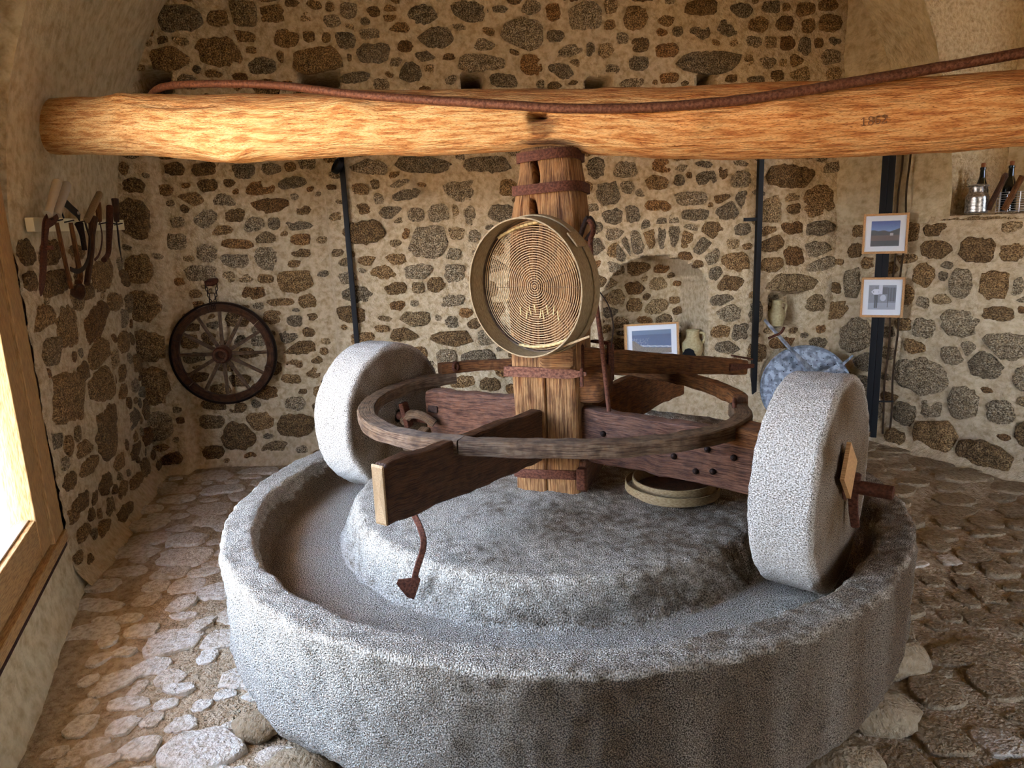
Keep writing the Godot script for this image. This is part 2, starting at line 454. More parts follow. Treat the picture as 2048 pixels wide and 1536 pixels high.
	M("post_wood", Color(0.65, 0.5, 0.34), 0.8, {"tex": streak, "h": streakh, "hs": 0.7, "scale": Vector3(0.22, 7.0, 1), "detail": patch, "dscale": Vector3(1.6, 0.8, 1.6)})
	wood.call("dark_wood", Color(0.38, 0.27, 0.19), 0.55, Vector3(0.4, 9, 1))
	wood.call("red_wood", Color(0.47, 0.34, 0.27), 0.45, Vector3(0.45, 6, 1))
	wood.call("grey_wood", Color(0.52, 0.45, 0.38), 0.5, Vector3(0.4, 9, 1))
	wood.call("mid_wood", Color(0.55, 0.38, 0.22), 0.72, Vector3(0.45, 8, 1))
	wood.call("larch", Color(0.73, 0.58, 0.38), 0.5, Vector3(0.25, 3, 1), 0.03)
	wood.call("pale_wood", Color(0.58, 0.5, 0.37), 0.6, Vector3(0.5, 6, 1), 0.1)
	wood.call("oak", Color(0.8, 0.62, 0.42), 0.5, Vector3(1.2, 9, 1), 0.04)
	wood.call("handle_wood", Color(0.62, 0.52, 0.38), 0.6, Vector3(1.5, 6, 1), 0.1)
	M("rust", Color(0.39, 0.25, 0.18), 0.78, {"tex": rustc, "h": rustc, "hs": 0.15, "tri": true, "scale": Vector3(5, 5, 5), "metal": 0.25})
	M("rust_bar", Color(0.47, 0.33, 0.25), 0.62, {"tex": rustc, "h": rustc, "hs": 0.12, "tri": true, "scale": Vector3(4, 4, 4), "metal": 0.3})
	M("old_iron", Color(0.2, 0.15, 0.12), 0.6, {"tex": rustc, "tri": true, "scale": Vector3(6, 6, 6), "metal": 0.5})
	M("black_steel", Color(0.025, 0.025, 0.028), 0.5)
	M("zinc", Color(0.7, 0.73, 0.76), 0.55, {"tex": zincc, "tri": true, "scale": Vector3(1.3, 1.3, 1.3), "metal": 0.2})
	M("aluminium", Color(0.78, 0.76, 0.72), 0.34, {"tex": zincc, "tri": true, "scale": Vector3(4, 4, 4), "metal": 0.85})
	M("dark_dot", Color(0.05, 0.05, 0.05), 0.9)
	M("bottle_glass", Color(0.01, 0.03, 0.022), 0.06, {"spec": 0.6})
	M("cork", Color(0.5, 0.3, 0.17), 0.9)
	M("wire", Color(0.66, 0.54, 0.38), 0.5, {"metal": 0.3})
	M("bright_wire", Color(0.75, 0.74, 0.72), 0.35, {"metal": 0.9})
	M("rope", Color(0.72, 0.62, 0.42), 0.95)
	M("twine_dark", Color(0.24, 0.17, 0.11), 0.95)
	M("ceramic", Color(0.72, 0.66, 0.5), 0.6, {"tex": mortc, "tri": true, "scale": Vector3(4, 4, 4)})
	M("paper", Color(0.9, 0.9, 0.89), 0.8)
	M("ivory_paint", Color(0.95, 0.9, 0.74), 0.5)
	M("leather", Color(0.03, 0.027, 0.025), 0.5)
	M("white_handle", Color(0.72, 0.66, 0.56), 0.5)
	M("red_strip", Color(0.2, 0.055, 0.035), 0.6)
	M("soil", Color(0.6, 0.5, 0.36), 0.95, {"tex": mortc, "tri": true, "scale": Vector3(0.4, 0.4, 0.4)})
	var g := M("pane_glass", Color(0.9, 0.95, 0.95, 0.06), 0.02)
	g.transparency = BaseMaterial3D.TRANSPARENCY_ALPHA
	var fg := M("frame_glass", Color(0.95, 0.97, 1.0, 0.05), 0.02)
	fg.transparency = BaseMaterial3D.TRANSPARENCY_ALPHA


# ---------------------------------------------------------------- rubble
func stones(list: Array, place: Callable, parent: Node3D, gap: float, thick: float, mat_of: Callable, most: int, n: String, bevel := 0.82) -> void:
	# list rows: [u, v, w, h, tone, turn]; each stone is an irregular outline kept clear of its neighbours, with a rounded uneven face
	var order := list.duplicate()
	order.sort_custom(func(a, b): return a[2] * a[3] > b[2] * b[3])
	var joined := {}
	var made := 0
	for s in order:
		var c := Vector2(s[0], s[1])
		var a: float = s[2] * 0.53
		var b: float = s[3] * 0.53
		var turn: float = s[5]
		var e := rng.randf_range(2.3, 3.6)
		var near := []
		for q in order:
			if is_same(q, s) or absf(q[0] - c.x) > (q[2] + s[2]) * 0.62 + gap or absf(q[1] - c.y) > (q[3] + s[3]) * 0.62 + gap:
				continue
			var d := Vector2(q[0], q[1]) - c
			var L := d.length()
			if L < 1e-4:
				continue
			d /= L
			var ri := reach(d, a, b, turn, e)
			var rj := reach(d, q[2] * 0.53, q[3] * 0.53, q[5], 2.8)
			if ri + rj > L - gap:
				near.append([d, maxf(L * ri / (ri + rj) - gap / 2, 0.3 * ri)])
		var K := 26 if s[2] * s[3] > 0.006 else 15
		var seed_ := rng.randf() * 90.0
		var rim := PackedVector2Array()
		for k in K:
			var t := TAU * (k + rng.randf_range(-0.25, 0.25)) / K
			var dir := Vector2(cos(t), sin(t))
			var r := reach(dir, a, b, turn, e) * (1.0 + 0.16 * fn.get_noise_2d(seed_ + dir.x * 1.3, dir.y * 1.3) + rng.randf_range(-0.1, 0.05))
			for w in near:
				var along := dir.dot(w[0])
				if along > 0.05:
					r = minf(r, w[1] / along)
			rim.push_back(dir * r)
		var mat: Material = mat_of.call(s)
		var big := made < most
		made += 1
		var m: MB
		if big:
			m = MB.new()
		else:
			if not joined.has(mat):
				joined[mat] = MB.new()
			m = joined[mat]
		var f: Array = place.call(c.x, c.y)
		var h := thick * rng.randf_range(0.55, 1.3) * clampf(sqrt(s[2] * s[3]) / 0.15, 0.5, 1.3)
		var tilt := Vector2(rng.randf_range(-1, 1), rng.randf_range(-1, 1)) * h * 0.5
		var base := m.v.size()
		var lev := [[1.0, -0.02], [0.985, 0.45 * h], [bevel, 0.92 * h], [0.45, 1.05 * h]]
		for l in lev:
			for p in rim:
				var q: Vector2 = p * l[0]
				var z: float = l[1]
				if z > 0:
					z += tilt.x * q.x / a + tilt.y * q.y / b
				var w: Vector3 = f[0] + f[1] * q.x + f[2] * q.y + f[3] * z
				if z > 0.0:
					w += f[3] * h * 0.5 * nz(w, 13.0)
				m.vert(w)
		var top := m.vert(f[0] + f[3] * h * (1.05 + 0.3 * nz(f[0], 9.0)))
		for l in 3:
			for k in K:
				var k2 := (k + 1) % K
				m.quad(base + l * K + k, base + l * K + k2, base + l * K + K + k2, base + l * K + K + k)
		for k in K:
			m.tri(base + 3 * K + k, base + 3 * K + (k + 1) % K, top)
		if big:
			part("%s_%03d" % [n, made], m, mat, parent)
	if joined.size():
		var all := ArrayMesh.new()
		for mat in joined:
			all.add_surface_from_arrays(Mesh.PRIMITIVE_TRIANGLES, joined[mat].mesh().surface_get_arrays(0))
			all.surface_set_material(all.get_surface_count() - 1, mat)
		var o := MeshInstance3D.new()
		o.name = "small_%s_filling" % n
		o.mesh = all
		o.set_meta("kind", "stuff")
		parent.add_child(o, true)


func reach(d: Vector2, a: float, b: float, turn: float, e: float) -> float:
	d = d.rotated(-turn)
	return pow(pow(absf(d.x) / a, e) + pow(absf(d.y) / b, e), -1.0 / e)


func listed(src: Array, rows := 5) -> Array:
	var o := []
	for i in range(0, src.size(), rows):
		o.append([src[i] * 0.01, src[i + 1] * 0.01, maxf(src[i + 2], 4) * 0.01, maxf(src[i + 3], 4) * 0.01, src[i + 4] if rows > 4 else 0, rng.randf_range(-0.12, 0.12)])
	return o


func fill(list: Array, u0: float, u1: float, v0: float, v1: float, sizes: Array, tries: int, ok: Callable, room := 0.9) -> void:
	for t in tries:
		var k: float = sizes[mini(int(float(t) / tries * sizes.size()), sizes.size() - 1)]
		var w := k * rng.randf_range(0.85, 1.5)
		var h := k * rng.randf_range(0.55, 0.85)
		var u := rng.randf_range(u0, u1)
		var v := rng.randf_range(v0, v1)
		if not ok.call(u, v, w, h):
			continue
		var free := true
		for s in list:
			var dx: float = (u - s[0]) / ((w + s[2]) * 0.5)
			var dy: float = (v - s[1]) / ((h + s[3]) * 0.5)
			if dx * dx + dy * dy < room * room * 1.25:
				free = false
				break
		if free:
			list.append([u, v, w, h, [0, 1, 1, 0, 3, 2][rng.randi() % 6], rng.randf_range(-0.2, 0.2)])


func stone_mat(s: Array) -> Material:
	return mt["stone%d%d" % [s[4], rng.randi() % 2]]


# how far the back wall stands out (or, negative, in) at a point
func back_depth(u: float, v: float, soft := true) -> float:
	var wu := u + 0.012 * fn.get_noise_2d(u * 6.0, v * 6.0)
	var wv := v + 0.012 * fn.get_noise_2d(u * 6.0 + 40.0, v * 6.0)
	var d := 0.0
	if soft:
		d += 0.02 * fn.get_noise_2d(u * 2.5, v * 2.5) + 0.014 * fn.get_noise_2d(u * 11.0, v * 11.0)
	if wu > 0.235 and wu < 1.262 and wv < 2.14:
		d -= 0.08
	for h in [[0.305, 2.46, 0.1, 0.065], [1.3, 2.465, 0.11, 0.05], [2.255, 2.445, 0.066, 0.055], [3.06, 2.41, 0.075, 0.035], [3.79, 2.42, 0.06, 0.04]]:
		if absf(wu - h[0]) < h[2] and absf(wv - h[1]) < h[3]:
			return -0.5
	if absf(wu - 1.894) < 0.06 and absf(wv - 1.82) < 0.055:
		d -= 0.05
	var ax := (wu - 3.45) / 0.365
	if absf(ax) < 1.0 and wv > 0.55 and wv < 1.0 + 0.285 * sqrt(1.0 - ax * ax):
		return -0.45 + (0.01 * fn.get_noise_2d(u * 9.0, v * 9.0) if soft else 0.0)
	if absf(wu - 4.412) < 0.123 and wv > 0.755 and wv < 0.99:
		return -0.2
	if u > 2.75 and v < 0.55:
		d += 0.13 * sm(0.56, 0.1, v) * sm(2.75, 3.0, u)
	if v < 0.16:
		d += 0.07 * pow(1.0 - v / 0.16, 2.0)
	return d


func back_place(u: float, v: float) -> Array:
	return [BL + BD * u + UP * v + BN * back_depth(u, v), BD, UP, BN]


func left_depth(s: float, v: float) -> float:
	return 0.014 * fn.get_noise_2d(s * 2.5 + 20.0, v * 2.5) + 0.013 * fn.get_noise_2d(s * 14.0 + 9.0, v * 14.0) + (0.08 * pow(1.0 - v / 0.18, 2.0) if v < 0.18 else 0.0)


func left_place(s: float, v: float) -> Array:
	return [BL + LD * s + UP * v + LN * left_depth(s, v), -LD, UP, LN]


func right_depth(u: float, v: float) -> float:
	return 0.014 * fn.get_noise_2d(u * 2.5 + 60.0, v * 2.5) + 0.013 * fn.get_noise_2d(u * 14.0 + 70.0, v * 14.0) + (0.1 * pow(1.0 - v / 0.2, 2.0) if v < 0.2 else 0.0)


func right_place(u: float, v: float) -> Array:
	return [RW + RD * u + UP * v + RN * right_depth(u, v), RD, UP, RN]


func slab(m: MB, a: Vector3, b: Vector3, y0: float, y1: float, out: Vector3, thick: float) -> void:   # a straight piece of wall from a to b, its inner face on the line
	var o := out * thick
	var c := [a, b, b + o, a + o]
	for y in 1:
		var k := m.v.size()
		for p in c:
			m.vert(Vector3(p.x, y0, p.z))
		for p in c:
			m.vert(Vector3(p.x, y1, p.z))
		var ccw: bool = (b - a).cross(o).y < 0
		for f in [[0, 1, 5, 4], [1, 2, 6, 5], [2, 3, 7, 6], [3, 0, 4, 7], [4, 5, 6, 7], [3, 2, 1, 0]]:
			var q := []
			for i in f:
				q.append(m.vert(m.v[k + i]))
			if ccw:
				m.quad(q[0], q[1], q[2], q[3])
			else:
				m.quad(q[3], q[2], q[1], q[0])


func vault_left(y: float) -> float:
	return 2.37 * (1.0 - sqrt(maxf(0.0, 1.0 - pow((y - 1.5) / 2.4, 2.0)))) if y > 1.5 else 0.0


func build_room() -> void:
	var m := MB.new()
	# floor
	grid(m, 170, 210, func(i, j):
		var x: float = -3.1 + 8.6 * j / 210.0
		var z: float = -2.75 + 6.6 * i / 170.0
		return Vector3(x, 0.02 * fn.get_noise_2d(x * 1.6, z * 1.6) + 0.007 * fn.get_noise_2d(x * 9.0, z * 9.0), z))
	slab(m, Vector3(-3.1, 0, -2.75), Vector3(5.5, 0, -2.75), -0.4, -0.06, Vector3(0, 0, 1), 6.6)
	var floor_ := struct("floor", m, mt.earth, "uneven floor of worn flat stones bedded in brown earth", "floor")
	var fl := listed(FLOOR_S, 4)
	for s in fl:
		s[3] = maxf(s[3] * 1.05, 0.05)
		s[2] = maxf(s[2], 0.05)
	var open := func(u, v, w, h):
		if Vector2(u, v).length() < 1.2:
			return false
		var p := Vector3(u, 0, v)
		return (p - WK).dot(WN) > 0.1 and (p - BL).dot(BN) > 0.12 and (p - BL).dot(LN) > 0.1 and (p - RW).dot(RN) > 0.12
	fill(fl, -2.6, 3.0, -2.3, 1.3, [0.22, 0.17, 0.13, 0.1, 0.08], 5200, open, 0.88)
	stones(fl, func(u, v): return [Vector3(u, 0.02 * fn.get_noise_2d(u * 1.6, v * 1.6) + 0.004, v), Vector3.RIGHT, Vector3.FORWARD, UP], floor_, 0.014, 0.009, func(s): return mt["flag%d" % (2 if s[0] > 0.4 and rng.randf() < 0.9 else rng.randi() % 2)], 300, "floor_stone", 0.9)
	# back wall
	m = MB.new()
	grid(m, 216, 165, func(i, j):
		var u: float = -0.25 + 5.4 * i / 216.0
		var v: float = -0.1 + 3.9 * j / 165.0
		return BL + BD * u + UP * v + BN * back_depth(u, v))
	slab(m, BL - BD * 0.5 - BN * 0.62, BL + BD * 5.3 - BN * 0.62, -0.1, 3.9, -BN, 0.3)
	var wall := struct("wall_back", m, mt.mortar, "rubble stone back wall with broad beige joints, an arched recess and five putlog holes", "wall")
	var l := listed(BACK_A) + listed(BACK_B)
	for k in [318, 131, 14, 13, -50, 325, 135, 9, 14, -35, 332, 138, 10, 15, -20, 340, 141, 9, 17, -8, 350, 141, 7, 19, 0, 358, 142, 8, 18, 8, 368, 140, 8, 16, 20, 378, 133, 9, 15, 35, 385, 125, 10, 13, 50].size() / 5:
		var a := [318, 131, 14, 13, -50, 325, 135, 9, 14, -35, 332, 138, 10, 15, -20, 340, 141, 9, 17, -8, 350, 141, 7, 19, 0, 358, 142, 8, 18, 8, 368, 140, 8, 16, 20, 378, 133, 9, 15, 35, 385, 125, 10, 13, 50]
		l.append([a[k * 5] * 0.01, a[k * 5 + 1] * 0.01 + 0.02, a[k * 5 + 2] * 0.0095, a[k * 5 + 3] * 0.01, 0 if k % 3 else 1, deg_to_rad(-a[k * 5 + 4])])
	var clear := func(u, v, w, h):
		var d := back_depth(u, v, false)
		for q in [[w, 0], [-w, 0], [0, h], [0, -h], [w * 0.6, h * 0.6], [-w * 0.6, h * 0.6], [w * 0.6, -h * 0.6], [-w * 0.6, -h * 0.6]]:
			if absf(back_depth(u + q[0] * 0.62, v + q[1] * 0.62, false) - d) > 0.03:
				return false
		return not (u > 3.05 and v < 0.5) and v > 0.03 and u > 0.02 and u < 4.7
	l = l.filter(func(s): return clear.call(s[0], s[1], s[2] * 0.7, s[3] * 0.7))
	fill(l, 3.12, 3.78, 0.56, 1.25, [0.15, 0.11, 0.08], 900, clear)
	fill(l, 0.0, 4.72, 0.04, 3.05, [0.16, 0.12, 0.085, 0.065, 0.055], 9000, clear, 1.02)
	stones(l, back_place, wall, 0.02, 0.017, stone_mat, 300, "stone")
	# left wall: rubble below, plaster sweeping into the vault above
	m = MB.new()
	grid(m, 76, 64, func(i, j):
		var s: float = 1.69 - 1.95 * i / 76.0
		var v: float = -0.1 + 1.61 * j / 64.0
		return BL + LD * s + UP * v + LN * left_depth(s, v))
	slab(m, BL - LD * 0.4 - LN * 0.03, BL + LD * 1.66 - LN * 0.03, -0.1, 3.9, -LN, 0.5)
	wall = struct("wall_left", m, mt.mortar, "rubble stone wall with plaster above, between the back wall and the window", "wall")
	l = listed(LEFT_S)
	fill(l, 0.03, 1.6, 0.05, 1.4, [0.16, 0.12, 0.09, 0.07], 1600, func(u, v, w, h): return true, 1.0)
	stones(l, left_place, wall, 0.02, 0.018, stone_mat, 300, "stone")
	m = MB.new()
	var vl := func(s, y): return BL + LD * s + UP * y + LN * (vault_left(y) + 0.008 * fn.get_noise_2d(s * 3.0 + 5.0, y * 3.0))
	grid(m, 40, 44, func(i, j): return vl.call(1.68 - 2.0 * i / 40.0, 1.5 + 2.25 * j / 44.0))
	var cut := m.v.size()
	for j in 45:
		var y := 1.5 + 2.25 * j / 44.0
		var p: Vector3 = vl.call(1.68, y)
		m.vert(p)
		m.vert(p - LN * (vault_left(y) + 0.5))
	for j in 44:
		var a := cut + j * 2
		m.quad(a + 1, a, a + 2, a + 3)
	part("vault", m, mt.plaster, wall)
	# window wall
	m = MB.new()
	grid(m, 90, 12, func(i, j):
		var s: float = 4.2 - 4.25 * i / 90.0
		var v: float = -0.1 + 0.335 * j / 12.0
		return WK + WD * s + UP * v + WN * (0.012 * fn.get_noise_2d(s * 5.0, v * 5.0 + 30.0) + 0.08 * pow(1.0 - (v + 0.1) / 0.335, 2.0)))
	var e := WK - WN * 0.03
	slab(m, e, e + WD * 4.3, -0.1, 0.235, -WN, 0.4)
	slab(m, e + WD * 2.35, e + WD * 4.3, 0.235, 3.9, -WN, 0.4)
	slab(m, e + WD * 0.0, e + WD * 2.35, 2.45, 3.9, -WN, 0.4)
	slab(m, e + WD * -0.35, e + WD * 0.04, -0.1, 3.9, -WN, 0.4)
	struct("wall_window", m, mt.plaster, "plastered wall below and around the tall window at the left edge", "wall")
	build_window()
	# right wall
	m = MB.new()
	grid(m, 110, 62, func(i, j):
		var u: float = -0.15 + 2.75 * i / 110.0
		var v: float = -0.1 + 1.59 * j / 62.0
		return RW + RD * u + UP * v + RN * right_depth(u, v))
	slab(m, RW - RD * 0.4 - RN * 0.05, RW + RD * 7.0 - RN * 0.05, -0.1, 1.46, -RN, 0.75)
	slab(m, RW + RD * 2.55, RW + RD * 7.0, -0.1, 3.9, -RN, 0.3)
	wall = struct("wall_right", m, mt.mortar, "right wall, rubble stone below and pale plaster above, with a deep niche", "wall")
	l = listed(RIGHT_S)
	fill(l, 0.03, 1.75, 0.04, 1.25, [0.2, 0.14, 0.1, 0.075], 1600, func(u, v, w, h): return true, 1.02)
	l = l.filter(func(s): return s[1] + s[3] * 0.4 < 1.45)
	stones(l, right_place, wall, 0.022, 0.02, stone_mat, 300, "stone")
	m = MB.new()
	var da := func(y): return 0.87 * pow(maxf(0.0, y - 2.1), 2.0)
	var dn := func(y): return 0.3 * pow(maxf(0.0, y - 1.5), 2.0)
	var vr := func(u, y):
		var t := clampf((u - 0.4) / 0.41, 0.0, 1.0)
		return RW + RD * u + UP * y + RN * (lerpf(da.call(y), dn.call(y), t) + 0.006 * fn.get_noise_2d(u * 4.0, y * 4.0 + 9.0))
	grid(m, 22, 40, func(i, j): return RW + RD * (-0.15 + 0.56 * i / 22.0) + UP * (1.45 + 2.4 * j / 40.0) + RN * (0.008 * fn.get_noise_2d(i * 0.1, j * 0.2)))
	slab(m, RW - RD * 0.15 - RN * 0.04, RW + RD * 0.72 - RN * 0.04, 1.45, 3.9, -RN, 0.05)
	part("plaster_strip", m, mt.plaster, wall)
	m = MB.new()
	grid(m, 20, 40, func(i, j): return vr.call(0.4 + 0.41 * i / 20.0, 1.45 + 2.35 * j / 40.0))
	cut = m.v.size()
	for j in 41:
		var y := 1.45 + 2.35 * j / 40.0
		m.vert(vr.call(0.4, y))
		m.vert(vr.call(0.4, y) - RN * (da.call(y) + 0.03))
	for j in 40:
		var a := cut + j * 2
		m.quad(a + 1, a, a + 2, a + 3)
	part("vault_band", m, mt.plaster, wall)
	m = MB.new()
	grid(m, 24, 40, func(i, j):
		var y: float = 1.45 + 2.35 * j / 40.0
		var p: Vector3 = vr.call(0.81, y)
		return p.lerp(RW + RD * 0.81 + UP * y - RN * 0.53, i / 24.0) + RD * 0.006 * fn.get_noise_2d(i * 0.5, j * 0.5))
	part("niche_jamb", m, mt.render_rough, wall)
	m = MB.new()
	grid(m, 60, 40, func(i, j): return RW + RD * (0.78 + 1.8 * i / 60.0) + UP * (1.45 + 2.4 * j / 40.0) + RN * (-0.53 + 0.006 * fn.get_noise_2d(i * 0.2, j * 0.2)))
	slab(m, RW + RD * 0.8 - RN * 0.56, RW + RD * 2.6 - RN * 0.56, 1.45, 3.9, -RN, 0.3)
	slab(m, RW + RD * 0.7 - RN * 0.03, RW + RD * 0.79 - RN * 0.03, 1.45, 3.9, -RN, 0.7)
	part("niche_back", m, mt.plaster, wall)
	m = MB.new()
	grid(m, 70, 24, func(i, j):
		var q: float = j / 24.0
		return RW + RD * (0.76 + 1.84 * i / 70.0) + RN * lerpf(0.012, -0.56, q) + UP * (1.492 + 0.008 * fn.get_noise_2d(i * 0.4, j * 0.4) - (0.03 if j == 0 else 0.0)))
	part("niche_shelf", m, mt.stone30, wall)
	# ceiling and the wall behind the camera, with an unseen doorway added for fill light
	m = MB.new()
	slab(m, Vector3(-4, 0, -3.2), Vector3(6.5, 0, -3.2), 3.75, 4.0, Vector3(0, 0, 1), 7.6)
	struct("ceiling", m, mt.plaster, "plastered ceiling above the vault", "ceiling")
	m = MB.new()
	for w in [[-1.6, 2.0, 0.0, 3.9], [2.75, 5.8, 0.0, 3.9], [2.0, 2.75, 2.1, 3.9]]:
		slab(m, Vector3(w[0], 0, 3.7), Vector3(w[1], 0, 3.7), w[2] - 0.1, w[3], Vector3(0, 0, 1), 0.4)
	struct("wall_front", m, mt.plaster, "plastered wall behind the viewer, with a narrow doorway added for fill light", "wall")
	m = MB.new()
	grid(m, 1, 1, func(i, j): return Vector3(-60 + 120 * j, -0.25, -60 + 120 * i))
	struct("ground", m, mt.soil, "bare sunlit ground outside the mill", "ground")


func build_window() -> void:
	var o := thing("window_1", "tall window with honey coloured wooden frame at the left edge", "window", WK)
	o.set_meta("kind", "structure")
	var P := func(s, y, n): return WD * s + UP * y + WN * n
	var m := MB.new()
	var post := func(s0, s1, y0, y1, n0, n1, mat, name_, to = o):
		var b := MB.new()
		bar(b, P.call((s0 + s1) / 2, y0, (n0 + n1) / 2), P.call((s0 + s1) / 2, y1, (n0 + n1) / 2), s1 - s0, n1 - n0, WN, 0.004)
		return part(name_, b, mat, to)
	var rail := func(s0, s1, y0, y1, n0, n1, mat, name_, to = o):
		var b := MB.new()
		bar(b, P.call(s0, (y0 + y1) / 2, (n0 + n1) / 2), P.call(s1, (y0 + y1) / 2, (n0 + n1) / 2), n1 - n0, y1 - y0, UP, 0.004)
		return part(name_, b, mat, to)
	post.call(0.035, 0.205, 0.3, 2.45, -0.12, 0.0, mt.larch, "frame_post")
	post.call(2.18, 2.35, 0.3, 2.45, -0.12, 0.0, mt.larch, "frame_post")
	rail.call(0.035, 2.35, 2.33, 2.45, -0.12, 0.0, mt.larch, "frame_rail")
	rail.call(0.035, 2.35, 0.262, 0.31, -0.12, 0.012, mt.larch, "frame_rail")
	rail.call(0.03, 2.35, 0.232, 0.264, -0.12, 0.004, mt.red_strip, "sill_strip")
	for q in [[0.21, 1.18], [1.2, 2.175]]:
		var sash := Node3D.new()
		sash.name = "sash"
		o.add_child(sash, true)
		post.call(q[0], q[0] + 0.15, 0.315, 2.325, -0.1, -0.012, mt.larch, "sash_stile", sash)
		post.call(q[1] - 0.12, q[1], 0.315, 2.325, -0.1, -0.012, mt.larch, "sash_stile", sash)
		rail.call(q[0] + 0.15, q[1] - 0.12, 0.315, 0.475, -0.1, -0.014, mt.larch, "sash_rail", sash)
		rail.call(q[0] + 0.15, q[1] - 0.12, 2.2, 2.325, -0.1, -0.014, mt.larch, "sash_rail", sash)
		m = MB.new()
		bar(m, P.call(q[0] + 0.15, 0.479, -0.045), P.call(q[1] - 0.12, 0.479, -0.045), 0.02, 0.008, UP, 0.002)
		part("glazing_bead", m, mt.bright_wire, sash)
		m = MB.new()
		bar(m, P.call((q[0] + q[1]) / 2, 0.475, -0.06), P.call((q[0] + q[1]) / 2, 2.2, -0.06), q[1] - q[0] - 0.27, 0.006, WN, 0.001)
		part("pane", m, mt.pane_glass, sash)


# ---------------------------------------------------------------- the mill
func build_basin() -> void:
	var o := thing("mill_basin", "huge round granite trough of the olive mill, in the middle of the floor", "mill basin")
	var lump := func(p, a, i):
		var r := Vector3(p.x, 0, p.z).normalized()
		var d := 0.012 * nz(p, 3.0) + 0.009 * nz(p, 11.0) + 0.007 * nz(p, 28.0)
		var low := clampf((0.2 - p.y) / 0.2, 0.0, 1.0) * sm(1.1, 1.2, Vector2(p.x, p.z).length())
		return r * (d + low * 0.05 * nz(p + Vector3(9, 0, 0), 2.3)) + UP * (0.004 * nz(p, 17.0) + 0.006 * nz(p, 4.0))
	var stain_and_shade := func(i, j, p):
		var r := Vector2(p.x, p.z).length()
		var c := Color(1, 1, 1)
		if r > 1.19 and p.y < 0.5:       # run-down brown stains, deepened by painted-in shade away from the window
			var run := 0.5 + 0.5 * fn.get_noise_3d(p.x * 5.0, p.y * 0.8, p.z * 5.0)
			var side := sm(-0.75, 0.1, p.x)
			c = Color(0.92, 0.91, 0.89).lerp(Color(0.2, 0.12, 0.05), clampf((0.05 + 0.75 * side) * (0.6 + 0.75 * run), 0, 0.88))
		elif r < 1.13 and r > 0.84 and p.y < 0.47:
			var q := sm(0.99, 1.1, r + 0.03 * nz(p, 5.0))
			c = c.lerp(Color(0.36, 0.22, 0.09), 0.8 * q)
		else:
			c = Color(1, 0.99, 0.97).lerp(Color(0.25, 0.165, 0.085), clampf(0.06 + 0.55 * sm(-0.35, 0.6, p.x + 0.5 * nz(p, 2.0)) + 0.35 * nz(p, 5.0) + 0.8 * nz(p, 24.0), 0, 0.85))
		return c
	var m := MB.new()
	var prof := rounded(PackedVector2Array([Vector2(0.92, -0.06), Vector2(1.06, -0.03), Vector2(1.18, 0.05), Vector2(1.252, 0.15), Vector2(1.25, 0.52), Vector2(1.142, 0.522), Vector2(1.115, 0.381), Vector2(0.8, 0.379)]), 0.022, 5)
	lathe(m, resample(prof, 0.012), 460, lump, stain_and_shade)
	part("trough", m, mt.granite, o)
	m = MB.new()
	prof = rounded(PackedVector2Array([Vector2(0.9, 0.36), Vector2(0.842, 0.375), Vector2(0.787, 0.52), Vector2(0.5, 0.532), Vector2(0.004, 0.536)]), 0.03, 6)
	lathe(m, resample(prof, 0.012), 380, lump, stain_and_shade)
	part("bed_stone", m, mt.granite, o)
	for q in [[-0.82, 0.93, 0.11, 0.07], [-0.6, 1.08, 0.1, 0.06], [1.1, 0.5, 0.13, 0.09], [0.92, 0.78, 0.12, 0.08], [0.72, 0.98, 0.12, 0.07], [-1.0, 0.72, 0.08, 0.05], [1.19, 0.15, 0.1, 0.06]]:
		m = MB.new()
		lathe(m, PackedVector2Array([Vector2(0.8, -0.6), Vector2(1.0, -0.1), Vector2(0.93, 0.35), Vector2(0.6, 0.7), Vector2(0.01, 0.8)]), 14, func(p, a, i): return p * 0.3 * nz(p + Vector3(q[0] * 9, 0, q[1] * 9), 1.3))
		for k in m.v.size():
			m.v[k] = Vector3(q[0], 0.02, q[1]) + m.v[k] * Vector3(q[2], q[3], q[2] * 0.8)
		var s := thing("footing_stone", "", "stone", Vector3.ZERO, "footing stones")
		part("stone", m, mt.flag2, s)
		var where: String = {-0.82: "second along its left front", -0.6: "nearest the viewer at left", 1.1: "below the right millstone", 0.92: "at its right front edge", 0.72: "nearest the viewer at right", -1.0: "smallest, at its left", 1.19: "at its far right"}[q[0]]
		s.set_meta("label", "rough footing stone under the basin, " + where)


func millstone(name_label: String, az: float, rin: float, rout: float, R: float) -> Node3D:
	var d := Vector3(cos(az), 0, sin(az))
	var o := thing("millstone", name_label, "millstone", Vector3.ZERO, "upright millstones")
	var m := MB.new()
	var h := (rout - rin)
	var prof := rounded(PackedVector2Array([Vector2(0.03, 0), Vector2(0.04, 0.0), Vector2(R - 0.004, 0), Vector2(R, h), Vector2(0.04, h + 0.004), Vector2(0.03, h)]), 0.022, 5)
	prof = resample(prof, 0.011)
	lathe(m, prof, 200, func(p, a, i): return Vector3(p.x, 0, p.z).normalized() * (0.006 * nz(p, 6.0) + 0.004 * nz(p, 22.0)) + UP * (0.004 * nz(p, 7.0) + 0.003 * nz(p, 24.0)),
		func(i, j, p):
			var r := Vector2(p.x, p.z).length()
			var face := 1.0 - sm(R - 0.035, R - 0.012, r + 0.01 * nz(p, 9.0))
			return Color(1, 1, 1).lerp(Color(0.3, 0.2, 0.1), face * clampf(0.85 + 0.3 * nz(p, 4.0), 0, 1)))
	var st := part("stone", m, mt.millstone, o)
	# lay the lathe's axis along d
	var bs := Basis(Vector3(0, 1, 0).cross(d).normalized(), d, Vector3(0, 1, 0).cross(d).normalized().cross(d))
	st.transform = Transform3D(bs, d * rin + UP * (0.383 + R))
	return o


